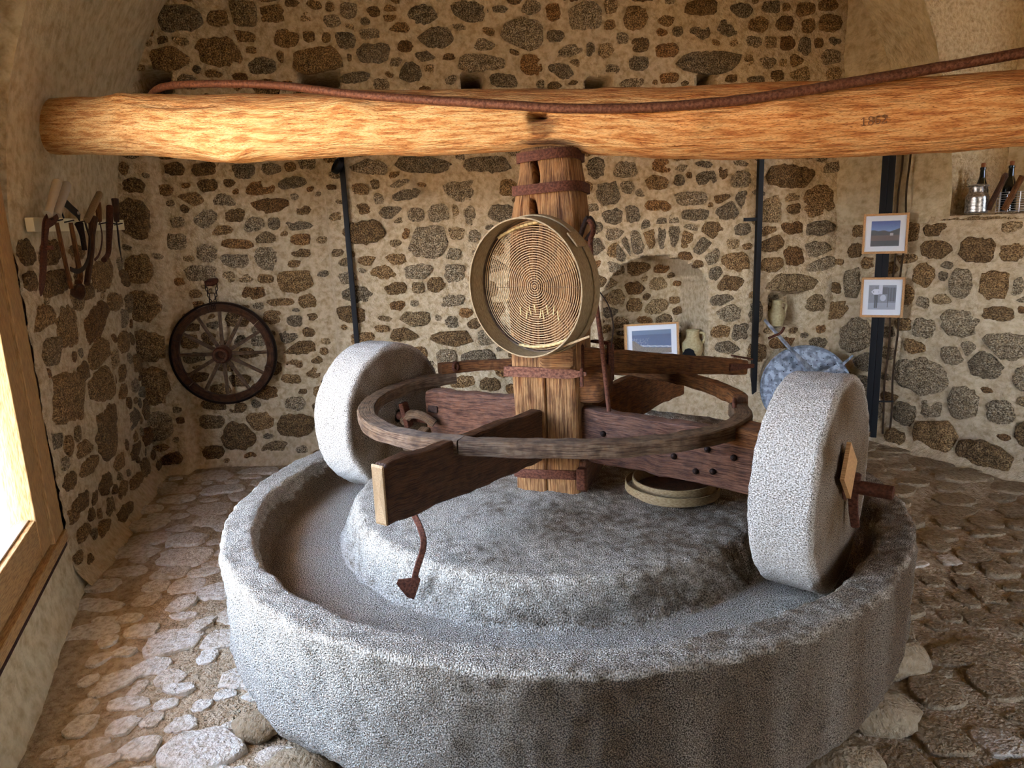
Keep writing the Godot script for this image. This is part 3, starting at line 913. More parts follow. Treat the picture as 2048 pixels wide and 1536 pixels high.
func build_mill() -> void:
	var P1 := deg_to_rad(20.0)
	var F1 := Vector3(-sin(P1), 0, cos(P1))       # outward from the post's lit face
	var F2 := Vector3(cos(P1), 0, sin(P1))        # outward from its right-hand face
	# --- post
	var post := thing("mill_post", "thick upright wooden post standing in the centre of the granite basin", "post", Vector3(0, 0.53, 0))
	var m := MB.new()
	var rows := 90
	var K := 240
	grid(m, rows, K, func(i, j):
		var y: float = 0.0 + 1.262 * i / rows
		var Y := y + 0.53
		var s: float = lerpf(0.258, 0.25, sm(1.2, 1.5, Y))
		s = lerpf(s, 0.208, sm(1.52, 1.8, Y))
		var r: float = lerpf(0.012, 0.095, sm(1.38, 1.75, Y))
		if Y > 0.88 and Y < 1.0:
			s *= 1.0
		var t = TAU * j / K + 0.001
		var c := Vector2(cos(t), sin(t))
		var e := lerpf(9.0, 2.6, sm(1.38, 1.78, Y))
		var rad := pow(pow(absf(c.x), e) + pow(absf(c.y), e), -1.0 / e) * s / 2
		var p2 := c * rad
		# the split down the lit face
		var crack := exp(-pow((p2.x + 0.028 + 0.006 * sin(Y * 40.0)) / 0.009, 2.0)) * (sm(1.5, 1.54, Y) * (1.0 - sm(1.6, 1.62, Y)) + sm(1.66, 1.68, Y) * (1.0 - sm(1.755, 1.765, Y))) if p2.y > 0 else 0.0
		var seam := exp(-pow((p2.x - 0.004 - 0.003 * sin(Y * 9.0)) / 0.0035, 2.0)) * (1.0 - sm(1.3, 1.4, Y)) if p2.y > 0 else 0.0
		p2.y -= 0.06 * crack + 0.014 * seam
		var p := Vector3(0.012 * sm(1.2, 1.7, Y), y, 0) + F2 * p2.x + F1 * p2.y
		p += (F2 * c.x + F1 * c.y) * (0.006 * fn.get_noise_3d(p.x * 9.0, p.y * 1.5, p.z * 9.0) + 0.003 * fn.get_noise_3d(p.x * 40.0, p.y * 3.0, p.z * 40.0))
		return p, false)
	for k in m.v.size():
		var p := m.v[k]
		m.uv[k] = Vector2(p.y, 0.1 * atan2(p.z, p.x) * 1.3)
	var top := m.vert(Vector3(0.01, 1.262, 0))
	var row := rows * (K + 1)
	for j in K:
		m.tri(top, row + j + 1, row + j)
	part("post", m, mt.post_wood, post)
	var band := func(y, s, hgt, e, nm, at, lab):
		var b := MB.new()
		for side in 2:
			grid(b, 4, 64, func(i, j):
				var t: float = TAU * j / 64.0 + 0.001
				var c := Vector2(cos(t), sin(t))
				var rad: float = pow(pow(absf(c.x), e) + pow(absf(c.y), e), -1.0 / e) * s / 2
				var q: float = [-0.5, -0.5, 0.5, 0.5, 0.5][i]
				rad += [-0.004, 0.006, 0.006, -0.004, -0.004][i]
				return Vector3(at, y + q * hgt + 0.004 * sin(t * 2.0), 0) + F2 * (c.x * rad) + F1 * (c.y * rad), false)
			break
		var x := part(nm, b, mt.rust, post)
		if lab:
			x.set_meta("label", lab)
	band.call(1.765 - 0.53, 0.224, 0.034, 2.8, "iron_band", 0.012, "rusty iron band at the top of the post")
	band.call(1.652 - 0.53, 0.252, 0.034, 3.6, "iron_band", 0.012, "rusty iron band below the top of the post")
	band.call(0.605 - 0.53, 0.268, 0.034, 9.0, "iron_band", 0.0, "iron band round the foot of the post")
	m = MB.new()      # flat strap with a pointed end across the lit face
	plate(m, PackedVector2Array([Vector2(-0.15, -0.02), Vector2(0.1, -0.022), Vector2(0.165, -0.008), Vector2(0.165, 0.004), Vector2(0.1, 0.016), Vector2(-0.15, 0.018)]), 0.008, F1 * 0.137 + UP * (1.0 - 0.53), F2, UP)
	plate(m, PackedVector2Array([Vector2(-0.13, -0.018), Vector2(0.13, -0.018), Vector2(0.13, 0.018), Vector2(-0.13, 0.018)]), 0.008, F2 * -0.135 + UP * (1.0 - 0.53), -F1, UP)
	part("iron_strap", m, mt.rust_bar, post)
	m = MB.new()
	bar(m, F1 * 0.138 + F2 * 0.148 + UP * (0.95 - 0.53), F1 * 0.138 + F2 * 0.148 + UP * (1.02 - 0.53), 0.012, 0.012, F1, 0.003)
	part("strap_pin", m, mt.rust, post)
	m = MB.new()      # block let into the lit face, cheek block on the right face, boards at the foot
	bar(m, F1 * 0.135 + F2 * 0.0 + UP * (1.06 - 0.53), F1 * 0.135 + F2 * 0.122 + UP * (1.057 - 0.53), 0.06, 0.082, UP, 0.01, 3, 0.004, 20.0)
	part("block", m, mt.post_wood, post)
	m = MB.new()
	bar(m, F2 * 0.1 + UP * (0.94 - 0.53), F2 * 0.215 + UP * (0.94 - 0.53), 0.2, 0.12, UP, 0.014, 3, 0.006, 12.0)
	part("cheek_block", m, mt.mid_wood, post)
	m = MB.new()
	bar(m, F2 * 0.142 - F1 * 0.26 + UP * (0.612 - 0.53), F2 * 0.142 + F1 * 0.125 + UP * (0.6 - 0.53), 0.028, 0.12, UP, 0.006, 2, 0.003, 12.0)
	part("foot_board", m, mt.red_wood, post)
	m = MB.new()
	bar(m, F2 * 0.14 + F1 * 0.135 + UP * (0.558 - 0.53), F2 * 0.14 + F1 * 0.135 + UP * (0.64 - 0.53), 0.035, 0.035, F1, 0.006)
	part("iron_corner", m, mt.rust, post)
	# --- turning frame: planks, hoop, brackets
	var fr := thing("turning_frame", "weathered wooden frame of crossed planks and a hoop around the post", "mill frame")
	var pl := func(name_, az, r0, r1, y0, y1, hgt0, w, mat, taper := 1.0, off := 0.0):
		var d := Vector3(cos(az), 0, sin(az))
		var nn := Vector3(-sin(az), 0, cos(az))
		var b := MB.new()
		bar(b, d * r0 + nn * off + UP * y0, d * r1 + nn * off + UP * y1, w, hgt0, UP, 0.009, 24, 0.01, 7.0, taper)
		return part(name_, b, mat, fr)
	pl.call("plank", deg_to_rad(125), 0.12, 0.953, 0.755, 0.794, 0.2, 0.05, mt.dark_wood, 0.93).set_meta("label", "dark plank reaching out towards the viewer on the left")
	var eg := MB.new()
	var de := Vector3(cos(deg_to_rad(125)), 0, sin(deg_to_rad(125)))
	bar(eg, de * 0.951 + UP * 0.794, de * 0.959 + UP * 0.794, 0.045, 0.18, UP, 0.003)
	part("end_grain", eg, mt.handle_wood, fr.get_child(0)).set_meta("label", "pale sawn end")
	pl.call("plank", deg_to_rad(305), 0.12, 1.3, 0.74, 0.715, 0.2, 0.05, mt.mid_wood).set_meta("label", "plank reaching back to the arched recess")
	pl.call("plank", deg_to_rad(38), 0.13, 0.86, 0.752, 0.738, 0.2, 0.07, mt.red_wood).set_meta("label", "reddish worn plank with bolt holes, to the right millstone")
	pl.call("plank", deg_to_rad(212.5), 0.13, 0.62, 0.762, 0.748, 0.21, 0.06, mt.red_wood).set_meta("label", "reddish flaking plank towards the left millstone")
	m = MB.new()
	var d3 := Vector3(cos(deg_to_rad(38)), 0, sin(deg_to_rad(38)))
	var n3 := Vector3(-d3.z, 0, d3.x)
	bar(m, d3 * 0.7 - n3 * 0.02 + UP * 0.835, d3 * 0.87 - n3 * 0.01 + UP * 0.822, 0.12, 0.06, UP, 0.006, 2)
	part("bearing_block", m, mt.mid_wood, fr)
	for q in [[0.33, 0.72], [0.52, 0.73], [0.6, 0.69], [0.66, 0.7], [0.64, 0.775], [0.73, 0.76], [0.8, 0.74], [0.82, 0.67], [0.45, 0.79], [0.24, 0.77]]:
		m = MB.new()
		var c: Vector3 = d3 * q[0] + n3 * 0.036 + UP * q[1]
		lathe(m, PackedVector2Array([Vector2(0.011, -0.004), Vector2(0.011, 0.004), Vector2(0.007, 0.009), Vector2(0.001, 0.01)]), 10)
		for k in m.v.size():
			m.v[k] = c + d3 * m.v[k].x + n3 * m.v[k].y + UP * m.v[k].z
		part("bolt", m, mt.old_iron, fr)
	# brackets and iron at the left bearing
	var d4 := Vector3(cos(deg_to_rad(212.5)), 0, sin(deg_to_rad(212.5)))
	var n4 := Vector3(-d4.z, 0, d4.x)
	m = MB.new()
	tube(m, PackedVector3Array([d4 * 0.55 - n4 * 0.06 + UP * 0.72, d4 * 0.6 - n4 * 0.075 + UP * 0.752, d4 * 0.67 - n4 * 0.07 + UP * 0.75, d4 * 0.72 - n4 * 0.06 + UP * 0.71]), 0.02, 5, 8)
	part("curved_bracket", m, mt.grey_wood, fr)
	m = MB.new()
	bar(m, d4 * 0.71 - n4 * 0.07 + UP * 0.8, d4 * 0.69 - n4 * 0.06 + UP * 0.69, 0.025, 0.04, n4, 0.005)
	part("iron_bracket", m, mt.rust, fr)
	m = MB.new()
	bar(m, d4 * 0.56 - n4 * 0.1 + UP * 0.705, d4 * 0.56 - n4 * 0.24 + UP * 0.66, 0.05, 0.03, UP, 0.005)
	part("grey_block", m, mt.grey_wood, fr)
	m = MB.new()
	bar(m, d4 * 0.55 - n4 * 0.035 + UP * 0.775, d4 * 0.6 - n4 * 0.035 + UP * 0.775, 0.006, 0.03, UP, 0.002)
	part("iron_plate", m, mt.old_iron, fr)
	# hoop: two bent felloes
	var tab := [0, 0.665, 17, 0.715, 30, 0.745, 43, 0.735, 55, 0.705, 69, 0.665, 81, 0.635, 95, 0.615, 107, 0.615, 127, 0.655, 139, 0.69, 149, 0.715, 160, 0.735, 172, 0.75, 190, 0.765, 208, 0.775, 222, 0.77, 237, 0.735, 255, 0.66, 275, 0.6, 300, 0.575, 320, 0.585, 343, 0.625, 360, 0.665]
	var rad := func(a):
		a = fposmod(a, 360.0)
		for i in range(0, tab.size() - 2, 2):
			if a <= tab[i + 2]:
				var t: float = (a - tab[i]) / float(tab[i + 2] - tab[i])
				return lerpf(tab[i + 1], tab[i + 3], t * t * (3 - 2 * t) * 0.4 + t * 0.6)
		return 0.665
	var arc := func(a0, a1, y0, y1, w, hgt, name_, mat):
		var pts := PackedVector3Array()
		var n := 56
		for i in n + 1:
			var a: float = lerpf(a0, a1, float(i) / n)
			var r: float = rad.call(a) - w / 2
			pts.push_back(Vector3(cos(deg_to_rad(a)) * r, lerpf(y0, y1, float(i) / n), sin(deg_to_rad(a)) * r))
		var b := MB.new()
		loft(b, pts, rrect(w, hgt, 0.007), UP, PackedFloat32Array(), 0.006, 9.0)
		return part(name_, b, mat, fr)
	arc.call(16.0, 122.0, 0.845, 0.85, 0.064, 0.05, "hoop_felloe", mt.grey_wood)
	arc.call(122.3, 233.0, 0.85, 0.852, 0.066, 0.05, "hoop_felloe", mt.grey_wood)
	arc.call(228.0, 377.0, 0.898, 0.876, 0.05, 0.05, "hoop_felloe", mt.mid_wood)
	for q in [[20.0, 0.862, 0.03], [233.0, 0.905, 0.018]]:
		m = MB.new()
		var r: float = rad.call(q[0]) - 0.05
		var c := Vector3(cos(deg_to_rad(q[0])) * r, q[1], sin(deg_to_rad(q[0])) * r)
		var tp := PackedVector3Array()
		for i in 12:
			tp.push_back(c + UP * sin(TAU * i / 12) * q[2] + Vector3(-c.z, 0, c.x).normalized() * cos(TAU * i / 12) * q[2] * 0.7)
		loft(m, tp, circ(0.008, 8), c.normalized(), PackedFloat32Array(), 0.0, 1.0, false, true)
		part("iron_eye", m, mt.rust, fr)
	# --- millstones
	var ml := millstone("granite millstone standing in the trough behind the left side of the hoop", deg_to_rad(212.5), 0.798, 0.992, 0.332)
	m = MB.new()
	tube(m, PackedVector3Array([d4 * 0.63 + UP * 0.715, d4 * 0.8 + UP * 0.715]), 0.02, 1, 12)
	part("axle", m, mt.rust, ml)
	var ms := millstone("granite millstone at the right with a wooden lozenge and protruding axle end", deg_to_rad(38), 0.878, 1.06, 0.336)
	var yc := 0.383 + 0.336
	m = MB.new()
	tube(m, PackedVector3Array([d3 * 0.86 + UP * yc, d3 * 1.195 + UP * yc]), 0.021, 1, 14)
	var ax := part("axle", m, mt.rust, ms)
	m = MB.new()
	lathe(m, PackedVector2Array([Vector2(0.02, 1.062), Vector2(0.045, 1.062), Vector2(0.045, 1.072), Vector2(0.02, 1.074)]), 24)
	for k in m.v.size():
		var p := m.v[k]
		m.v[k] = d3 * p.y - n3 * p.x + UP * (yc + p.z)
	part("axle_washer", m, mt.rust, ax)
	m = MB.new()
	bar(m, d3 * 1.092 + UP * (yc + 0.045), d3 * 1.1 + UP * (yc - 0.13), 0.012, 0.032, d3, 0.004, 4, 0.0, 8.0, 0.8, 0.008)
	part("linchpin", m, mt.rust, ax)
	var loz := thing("wooden_lozenge", "pale oak lozenge board leaning on the face of the right millstone", "plaque")
	m = MB.new()
	var lx := -n3
	var ly := (UP + d3 * -0.05).normalized()
	plate(m, PackedVector2Array([Vector2(0, -0.085), Vector2(0.078, 0.008), Vector2(0, 0.087), Vector2(-0.078, -0.004)]), 0.012, d3 * 1.086 + n3 * 0.07 + UP * (yc + 0.07), lx, ly)
	for k in m.v.size():
		m.uv[k] = Vector2(m.uv[k].y, m.uv[k].x)
	part("board", m, mt.oak, loz)
	# --- the draw bar
	var az := deg_to_rad(-35.0)
	var ud := Vector3(cos(az), 0, sin(az))
	var un := Vector3(-sin(az), 0, cos(az))
	var o := thing("draw_bar", "long square wooden bar fixed beside the post, pointing to the middle black pole", "draw bar")
	m = MB.new()
	bar(m, ud * 0.016 + un * 0.094 + UP * 1.032, ud * 1.04 + un * 0.094 + UP * 0.857, 0.075, 0.098, UP, 0.008, 20, 0.006, 8.0, 0.68)
	part("beam", m, mt.mid_wood, o)
	for q in [[0.02, 1.035, 0.11], [0.17, 1.005, 0.145]]:
		m = MB.new()
		bar(m, ud * q[0] + un * 0.14 + UP * (q[1] + q[2] * 0.5), ud * q[0] + un * 0.14 + UP * (q[1] - q[2] * 0.5), 0.03, 0.01, un, 0.003)
		bar(m, ud * q[0] + un * 0.14 + UP * (q[1] + q[2] * 0.5), ud * q[0] + un * 0.04 + UP * (q[1] + q[2] * 0.5), 0.03, 0.01, UP, 0.003)
		part("iron_strap", m, mt.rust, o)
	m = MB.new()
	bar(m, ud * 0.9 + un * 0.125 + UP * 0.878, ud * 1.08 + un * 0.12 + UP * 0.86, 0.012, 0.035, UP, 0.003, 3, 0.0, 8.0, 0.5)
	bar(m, ud * 1.0 + un * 0.06 + UP * 0.91, ud * 1.1 + un * 0.09 + UP * 0.885, 0.03, 0.008, UP, 0.002)
	part("iron_tip", m, mt.rust, o)
	# --- hanging rod and wire
	o = thing("iron_rod", "thin rusty iron rod hooked to the right side of the post", "rod")
	m = MB.new()
	tube(m, PackedVector3Array([Vector3(0.105, 1.515, 0.16), Vector3(0.128, 1.535, 0.175), Vector3(0.14, 1.5, 0.19), Vector3(0.128, 1.46, 0.2), Vector3(0.135, 1.36, 0.2), Vector3(0.142, 1.281, 0.2), Vector3(0.165, 1.08, 0.2), Vector3(0.186, 0.86, 0.2)]), 0.0085, 6, 8, Vector3.BACK)
	part("rod", m, mt.rust, o)
	m = MB.new()
	tube(m, PackedVector3Array([Vector3(0.09, 1.43, 0.12), Vector3(0.1, 1.49, 0.165), Vector3(0.125, 1.545, 0.17), Vector3(0.145, 1.51, 0.17), Vector3(0.12, 1.47, 0.15)]), 0.009, 6, 8, Vector3.RIGHT)
	part("hook", m, mt.old_iron, o)
	o = thing("bent_wire", "thin bent wire arching from the post down to the draw bar strap", "wire")
	m = MB.new()
	tube(m, PackedVector3Array([Vector3(0.15, 1.31, 0.08), Vector3(0.19, 1.244, 0.17), Vector3(0.206, 1.173, 0.19), Vector3(0.203, 1.14, 0.195), Vector3(0.196, 1.09, 0.195)]), 0.0022, 8, 6, Vector3.BACK)
	part("wire", m, mt.old_iron, o)
	# --- scraper hanging from the front plank
	o = thing("scraper", "rusty iron scraper with a triangular blade hanging from the front plank", "scraper")
	m = MB.new()
	loft(m, smooth_path(PackedVector3Array([Vector3(-0.5, 0.7, 0.59), Vector3(-0.482, 0.655, 0.6), Vector3(-0.462, 0.63, 0.635), Vector3(-0.447, 0.605, 0.68), Vector3(-0.451, 0.575, 0.698), Vector3(-0.466, 0.535, 0.702), Vector3(-0.477, 0.5, 0.703), Vector3(-0.486, 0.465, 0.703)]), 5), rrect(0.019, 0.009, 0.003), Vector3(0.2, 0.1, 1).normalized())
	part("shank", m, mt.rust, o)
	m = MB.new()
	plate(m, PackedVector2Array([Vector2(-0.05, -0.004), Vector2(-0.022, -0.05), Vector2(0.0, -0.06), Vector2(0.024, 0.006), Vector2(0.02, 0.016), Vector2(-0.044, 0.01)]), 0.005, Vector3(-0.485, 0.482, 0.706), Vector3(1, 0, 0.05).normalized(), Vector3(0, 1, 0.1).normalized())
	part("blade", m, mt.rust, o)


func build_beam() -> void:
	var o := thing("overhead_beam", "massive tree trunk beam spanning the room above the mill post", "beam")
	var mid := [-2.5, 2.085, 0.112, -2.3, 2.064, 0.115, -2.2, 2.052, 0.12, -1.8, 2.025, 0.125, -1.24, 1.963, 0.134, -1.0, 1.952, 0.126, -0.75, 1.943, 0.12, -0.35, 1.913, 0.116, -0.08, 1.9, 0.104, 0.03, 1.893, 0.1, 0.185, 1.87, 0.11, 0.43, 1.842, 0.114, 0.655, 1.83, 0.118, 0.94, 1.816, 0.115, 1.2, 1.808, 0.111, 1.38, 1.807, 0.107, 2.2, 1.8, 0.11, 3.2, 1.79, 0.115, 4.0, 1.79, 0.12]
	var K := 72
	var n := 520
	var m := MB.new()
	var bn := Vector3(-0.3276, 0, 0.9448)
	var bd := Vector3(0.9448, 0, 0.3276)
	var knots := [[-1.25, -0.9, 0.05], [-0.72, 0.35, 0.035], [-0.655, 0.28, 0.03], [0.78, 0.05, 0.04], [-1.02, -0.3, 0.03], [-1.75, 0.9, 0.04], [0.2, 0.3, 0.03], [0.5, -0.1, 0.02], [1.3, 0.3, 0.04]]
	var at := func(x):
		for i in range(0, mid.size() - 3, 3):
			if x <= mid[i + 3]:
				var t: float = clampf((x - mid[i]) / (mid[i + 3] - mid[i]), 0, 1)
				t = lerpf(t, t * t * (3 - 2 * t), 0.5)
				return Vector2(lerpf(mid[i + 1], mid[i + 4], t), lerpf(mid[i + 2], mid[i + 5], t))
		return Vector2(1.79, 0.12)
	grid(m, n, K, func(i, j):
		var x: float = -2.42 + 6.3 * i / n
		var a: float = TAU * j / K
		var c: Vector2 = at.call(x)
		var r := c.y
		for k in knots:
			var da := wrapf(a - k[1], -PI, PI)
			r += 0.5 * k[2] * exp(-(pow((x - k[0]) / (k[2] * 2.2), 2.0) + pow(da / 0.3, 2.0)))
		var e := Vector3(x, a, 0)
		r += 0.006 * fn.get_noise_3d(x * 1.6, cos(a) * 1.2, sin(a) * 1.2) + 0.004 * fn.get_noise_3d(x * 4.0, cos(a) * 6.0, sin(a) * 6.0) + 0.0015 * fn.get_noise_3d(x * 30.0, cos(a) * 20.0, sin(a) * 20.0)
		# long drying crack at the left end and the square mortice above the post
		r -= 0.012 * exp(-pow((a - 0.62 - 0.04 * sin(x * 2.0)) / 0.02, 2.0)) * sm(-2.3, -2.2, x) * (1.0 - sm(-1.35, -1.2, x))
		r -= 0.075 * exp(-pow((x - 0.0) / 0.026, 4.0) - pow(wrapf(a + 0.02, -PI, PI) / 0.13, 4.0))
		var flat := 1.0 - sm(1.2, 1.58, absf(wrapf(a + PI / 2, -PI, PI))) * 0.0
		return bd * (x / 0.9448) + UP * c.x + (bn * cos(a) * 1.02 + UP * sin(a)) * r * flat, true,
		func(i, j, p):
			var x: float = -2.42 + 6.3 * i / n
			var a: float = TAU * j / K
			var up := sin(a)
			var c := Color(1, 1, 1)
			c = c.lerp(Color(0.62, 0.55, 0.5), sm(0.35, 0.75, up + 0.25 * fn.get_noise_2d(x * 1.5, a * 2.0)) * sm(-1.9, -1.2, x))   # greyer upper side: skylight on the top painted into the colour
			c = c.lerp(Color(0.92, 0.66, 0.45), 0.6 * sm(-0.1, 0.8, x + 0.4 * fn.get_noise_2d(x * 2.0, a * 3.0)))
			var wa := wrapf(a, -PI, PI)
			var b := Vector2((x - 0.012) / 0.055, (wa + 0.3) / 0.5).length() + 0.6 * fn.get_noise_2d(x * 24.0, a * 6.0)
			c = c.lerp(Color(0.3, 0.25, 0.21), 0.85 * (1.0 - sm(0.6, 1.15, b)))
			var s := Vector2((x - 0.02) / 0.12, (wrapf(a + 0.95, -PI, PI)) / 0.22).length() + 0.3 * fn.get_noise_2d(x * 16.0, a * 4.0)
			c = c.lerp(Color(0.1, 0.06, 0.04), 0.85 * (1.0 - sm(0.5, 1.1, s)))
			return c)
	for i in n + 1:
		for j in K + 1:
			m.uv[i * (K + 1) + j] = Vector2(6.3 * i / n, 0.75 * j / K)
	part("trunk", m, mt.trunk, o)
	# the carved year
	var tm := TextMesh.new()
	tm.text = "1862"
	tm.font_size = 26
	var sf := SystemFont.new()
	sf.font_names = PackedStringArray(["Droid Serif"])
	tm.font = sf
	tm.pixel_size = 0.0013
	tm.depth = 0.004
	var t := MeshInstance3D.new()
	t.name = "carved_year"
	t.mesh = tm
	t.material_override = mt.carving
	o.add_child(t)
	var cx := 0.992 / 0.9448 * 0.9448
	var c: Vector2 = at.call(cx)
	var ang := -0.2
	var nrm := (bn * cos(ang) + UP * sin(ang)).normalized()
	t.transform = Transform3D(Basis(bd, nrm.cross(bd), nrm), bd * (cx / 0.9448) + UP * c.x + (bn * cos(ang) * 1.02 + UP * sin(ang)) * (c.y + 0.001)).rotated_local(Vector3.BACK, 0.06)
	t.set_meta("label", "year 1862 carved in the wood")
	o = thing("iron_bar", "long rusty bent iron bar lying along the overhead beam", "iron bar")
	m = MB.new()
	var pth := PackedVector3Array([Vector3(-1.72, 2.12, -0.66), Vector3(-1.6, 2.163, -0.557), Vector3(-1.362, 2.15, -0.46), Vector3(-1.04, 2.108, -0.33), Vector3(-0.721, 2.032, -0.143), Vector3(-0.431, 1.98, -0.02), Vector3(-0.163, 1.938, 0.084), Vector3(0.005, 1.911, 0.147), Vector3(0.167, 1.894, 0.202), Vector3(0.323, 1.884, 0.255), Vector3(0.544, 1.881, 0.326), Vector3(0.755, 1.894, 0.388), Vector3(0.96, 1.914, 0.434), Vector3(1.165, 1.936, 0.46), Vector3(1.37, 1.96, 0.48), Vector3(1.7, 2.0, 0.52)])
	tube(m, pth, 0.0155, 6, 12)
	for k in m.v.size():
		m.v[k] += Vector3(nz(m.v[k], 12), nz(m.v[k] + UP, 12), nz(m.v[k] - UP, 12)) * 0.002
	part("bar", m, mt.rust_bar, o)


func sieve_frame(m: MB, R: float, d: float, thick: float, n := 96) -> void:
	lathe(m, rounded(PackedVector2Array([Vector2(R - thick, d), Vector2(R - thick, 0), Vector2(R, 0), Vector2(R, d), Vector2(R - thick, d), Vector2(R - thick, d * 0.9)]), thick * 0.3, 2), n)


func build_sieves() -> void:
	var a := Vector3(-0.61, -0.03, 0.79).normalized()
	var x := UP.cross(a).normalized()
	var y := a.cross(x)
	var R := 0.236
	var D := 0.1
	var ctr := Vector3(-0.112, 1.318, 0.285)
	var o := thing("hanging_sieve", "round wooden sieve with wire mesh hanging on the front of the post", "sieve", ctr)
	var put := func(m):      # the sieve is turned with its depth along y, open side up; lay y along a
		for k in m.v.size():
			var p: Vector3 = m.v[k]
			m.v[k] = x * p.x + a * (p.y - D) - y * p.z
	var m := MB.new()
	sieve_frame(m, R, D, 0.006)
	put.call(m)
	part("rim", m, mt.pale_wood, o).set_meta("label", "bent wooden rim")
	m = MB.new()
	sieve_frame(m, R + 0.006, 0.034, 0.005)
	put.call(m)
	part("outer_band", m, mt.pale_wood, o)
	m = MB.new()
	sieve_frame(m, R - 0.006, 0.03, 0.005)
	put.call(m)
	part("inner_band", m, mt.grey_wood, o)
	m = MB.new()
	for k in 27:
		var r := R * 0.94 * (k + 0.7) / 27.0
		var c := PackedVector3Array()
		var n := 40 if k > 8 else 20
		for i in n:
			c.push_back(Vector3(cos(TAU * i / n) * r, 0.026 + 0.004 * (1 - r / R), sin(TAU * i / n) * r))
		loft(m, c, circ(0.0015, 5), UP, PackedFloat32Array(), 0.0, 1.0, false, true)
	put.call(m)
	var w := part("wire_rings", m, mt.wire, o)
	w.set_meta("kind", "stuff")
	m = MB.new()
	for k in 14:
		var t := TAU * k / 14 + 0.1 * sin(k * 5.0)
		loft(m, PackedVector3Array([Vector3(cos(t) * 0.008, 0.029, sin(t) * 0.008), Vector3(cos(t) * R * 0.97, 0.025, sin(t) * R * 0.97)]), circ(0.0013, 5), UP)
	put.call(m)
	w = part("wire_spokes", m, mt.twine_dark, o)
	w.set_meta("kind", "stuff")
	m = MB.new()
	for q in 2:
		var c := PackedVector3Array()
		for i in 40:
			var t := (deg_to_rad(-130.0) + deg_to_rad(50.0) * i / 39.0) if q == 0 else (deg_to_rad(50.0) + deg_to_rad(60.0) * i / 39.0)
			var rr := R * (0.93 - 0.05 * sin(PI * i / 39.0))
			c.push_back(Vector3(cos(t) * rr + 0.003 * sin(i * 1.6), 0.034 + 0.003 * cos(i * 1.6), sin(t) * rr))
		loft(m, c, circ(0.0055, 6), UP)
		put.call(m)
		part("rope_lacing", m, mt.rope, o)
		m = MB.new()
	m = MB.new()
	var pc := x * -0.05
	for k in 9:
		var px := -0.06 + 0.02 * k + 0.004 * sin(k * 7.0)
		var py := -0.085 - 0.012 * sin(k * 1.7)
		var hh := 0.014 + 0.01 * absf(sin(k * 3.1))
		bar(m, x * px + y * (py - hh) - a * 0.064, x * (px + 0.008 * sin(k * 2.0)) + y * (py + hh) - a * 0.062, 0.004, 0.003, a, 0.001)
	part("twine_mending", m, mt.rope, o)
	m = MB.new()
	var td := deg_to_rad(40.0)
	var tang := x * -sin(td) + y * cos(td)
	var radv := x * cos(td) + y * sin(td)
	bar(m, radv * (R + 0.009) + tang * -0.03 - a * 0.05, radv * (R + 0.009) + tang * 0.03 - a * 0.05, 0.05, 0.006, radv, 0.002)
	part("wood_patch", m, mt.handle_wood, o)
	m = MB.new()
	bar(m, x * 0.14 - y * 0.19 - a * 0.02, x * 0.245 - y * 0.15 - a * 0.02, 0.008, 0.006, a, 0.002)
	part("wood_peg", m, mt.handle_wood, o)
	# the sieve lying on the bed stone
	o = thing("old_sieve", "old wooden sieve lying on the granite bed stone below the right plank", "sieve", Vector3(0.425, 0.537, 0.19))
	m = MB.new()
	sieve_frame(m, 0.152, 0.062, 0.006)
	part("rim", m, mt.pale_wood, o)
	m = MB.new()
	sieve_frame(m, 0.172, 0.03, 0.005)
	for k in m.v.size():
		m.v[k] += Vector3(-0.008, 0.012 * (1 - m.v[k].x * 4.0), 0.004)
	part("outer_hoop", m, mt.pale_wood, o)
	m = MB.new()
	lathe(m, PackedVector2Array([Vector2(0.148, 0.012), Vector2(0.148, 0.016), Vector2(0.002, 0.014)]), 40)
	part("mesh_bottom", m, mt.dark_wood, o)


# ---------------------------------------------------------------- things along the back wall
func black_pole(label: String, at: Vector3, h: float, w := 0.034) -> Node3D:
	var o := thing("black_pole", label, "pole", at)
	var m := MB.new()
	bar(m, Vector3.ZERO, UP * h, w, w, BN, 0.002)
	part("tube", m, mt.black_steel, o)
	return o


func shift(m: MB, t: Transform3D) -> void:
	for k in m.v.size():
		m.v[k] = t * m.v[k]


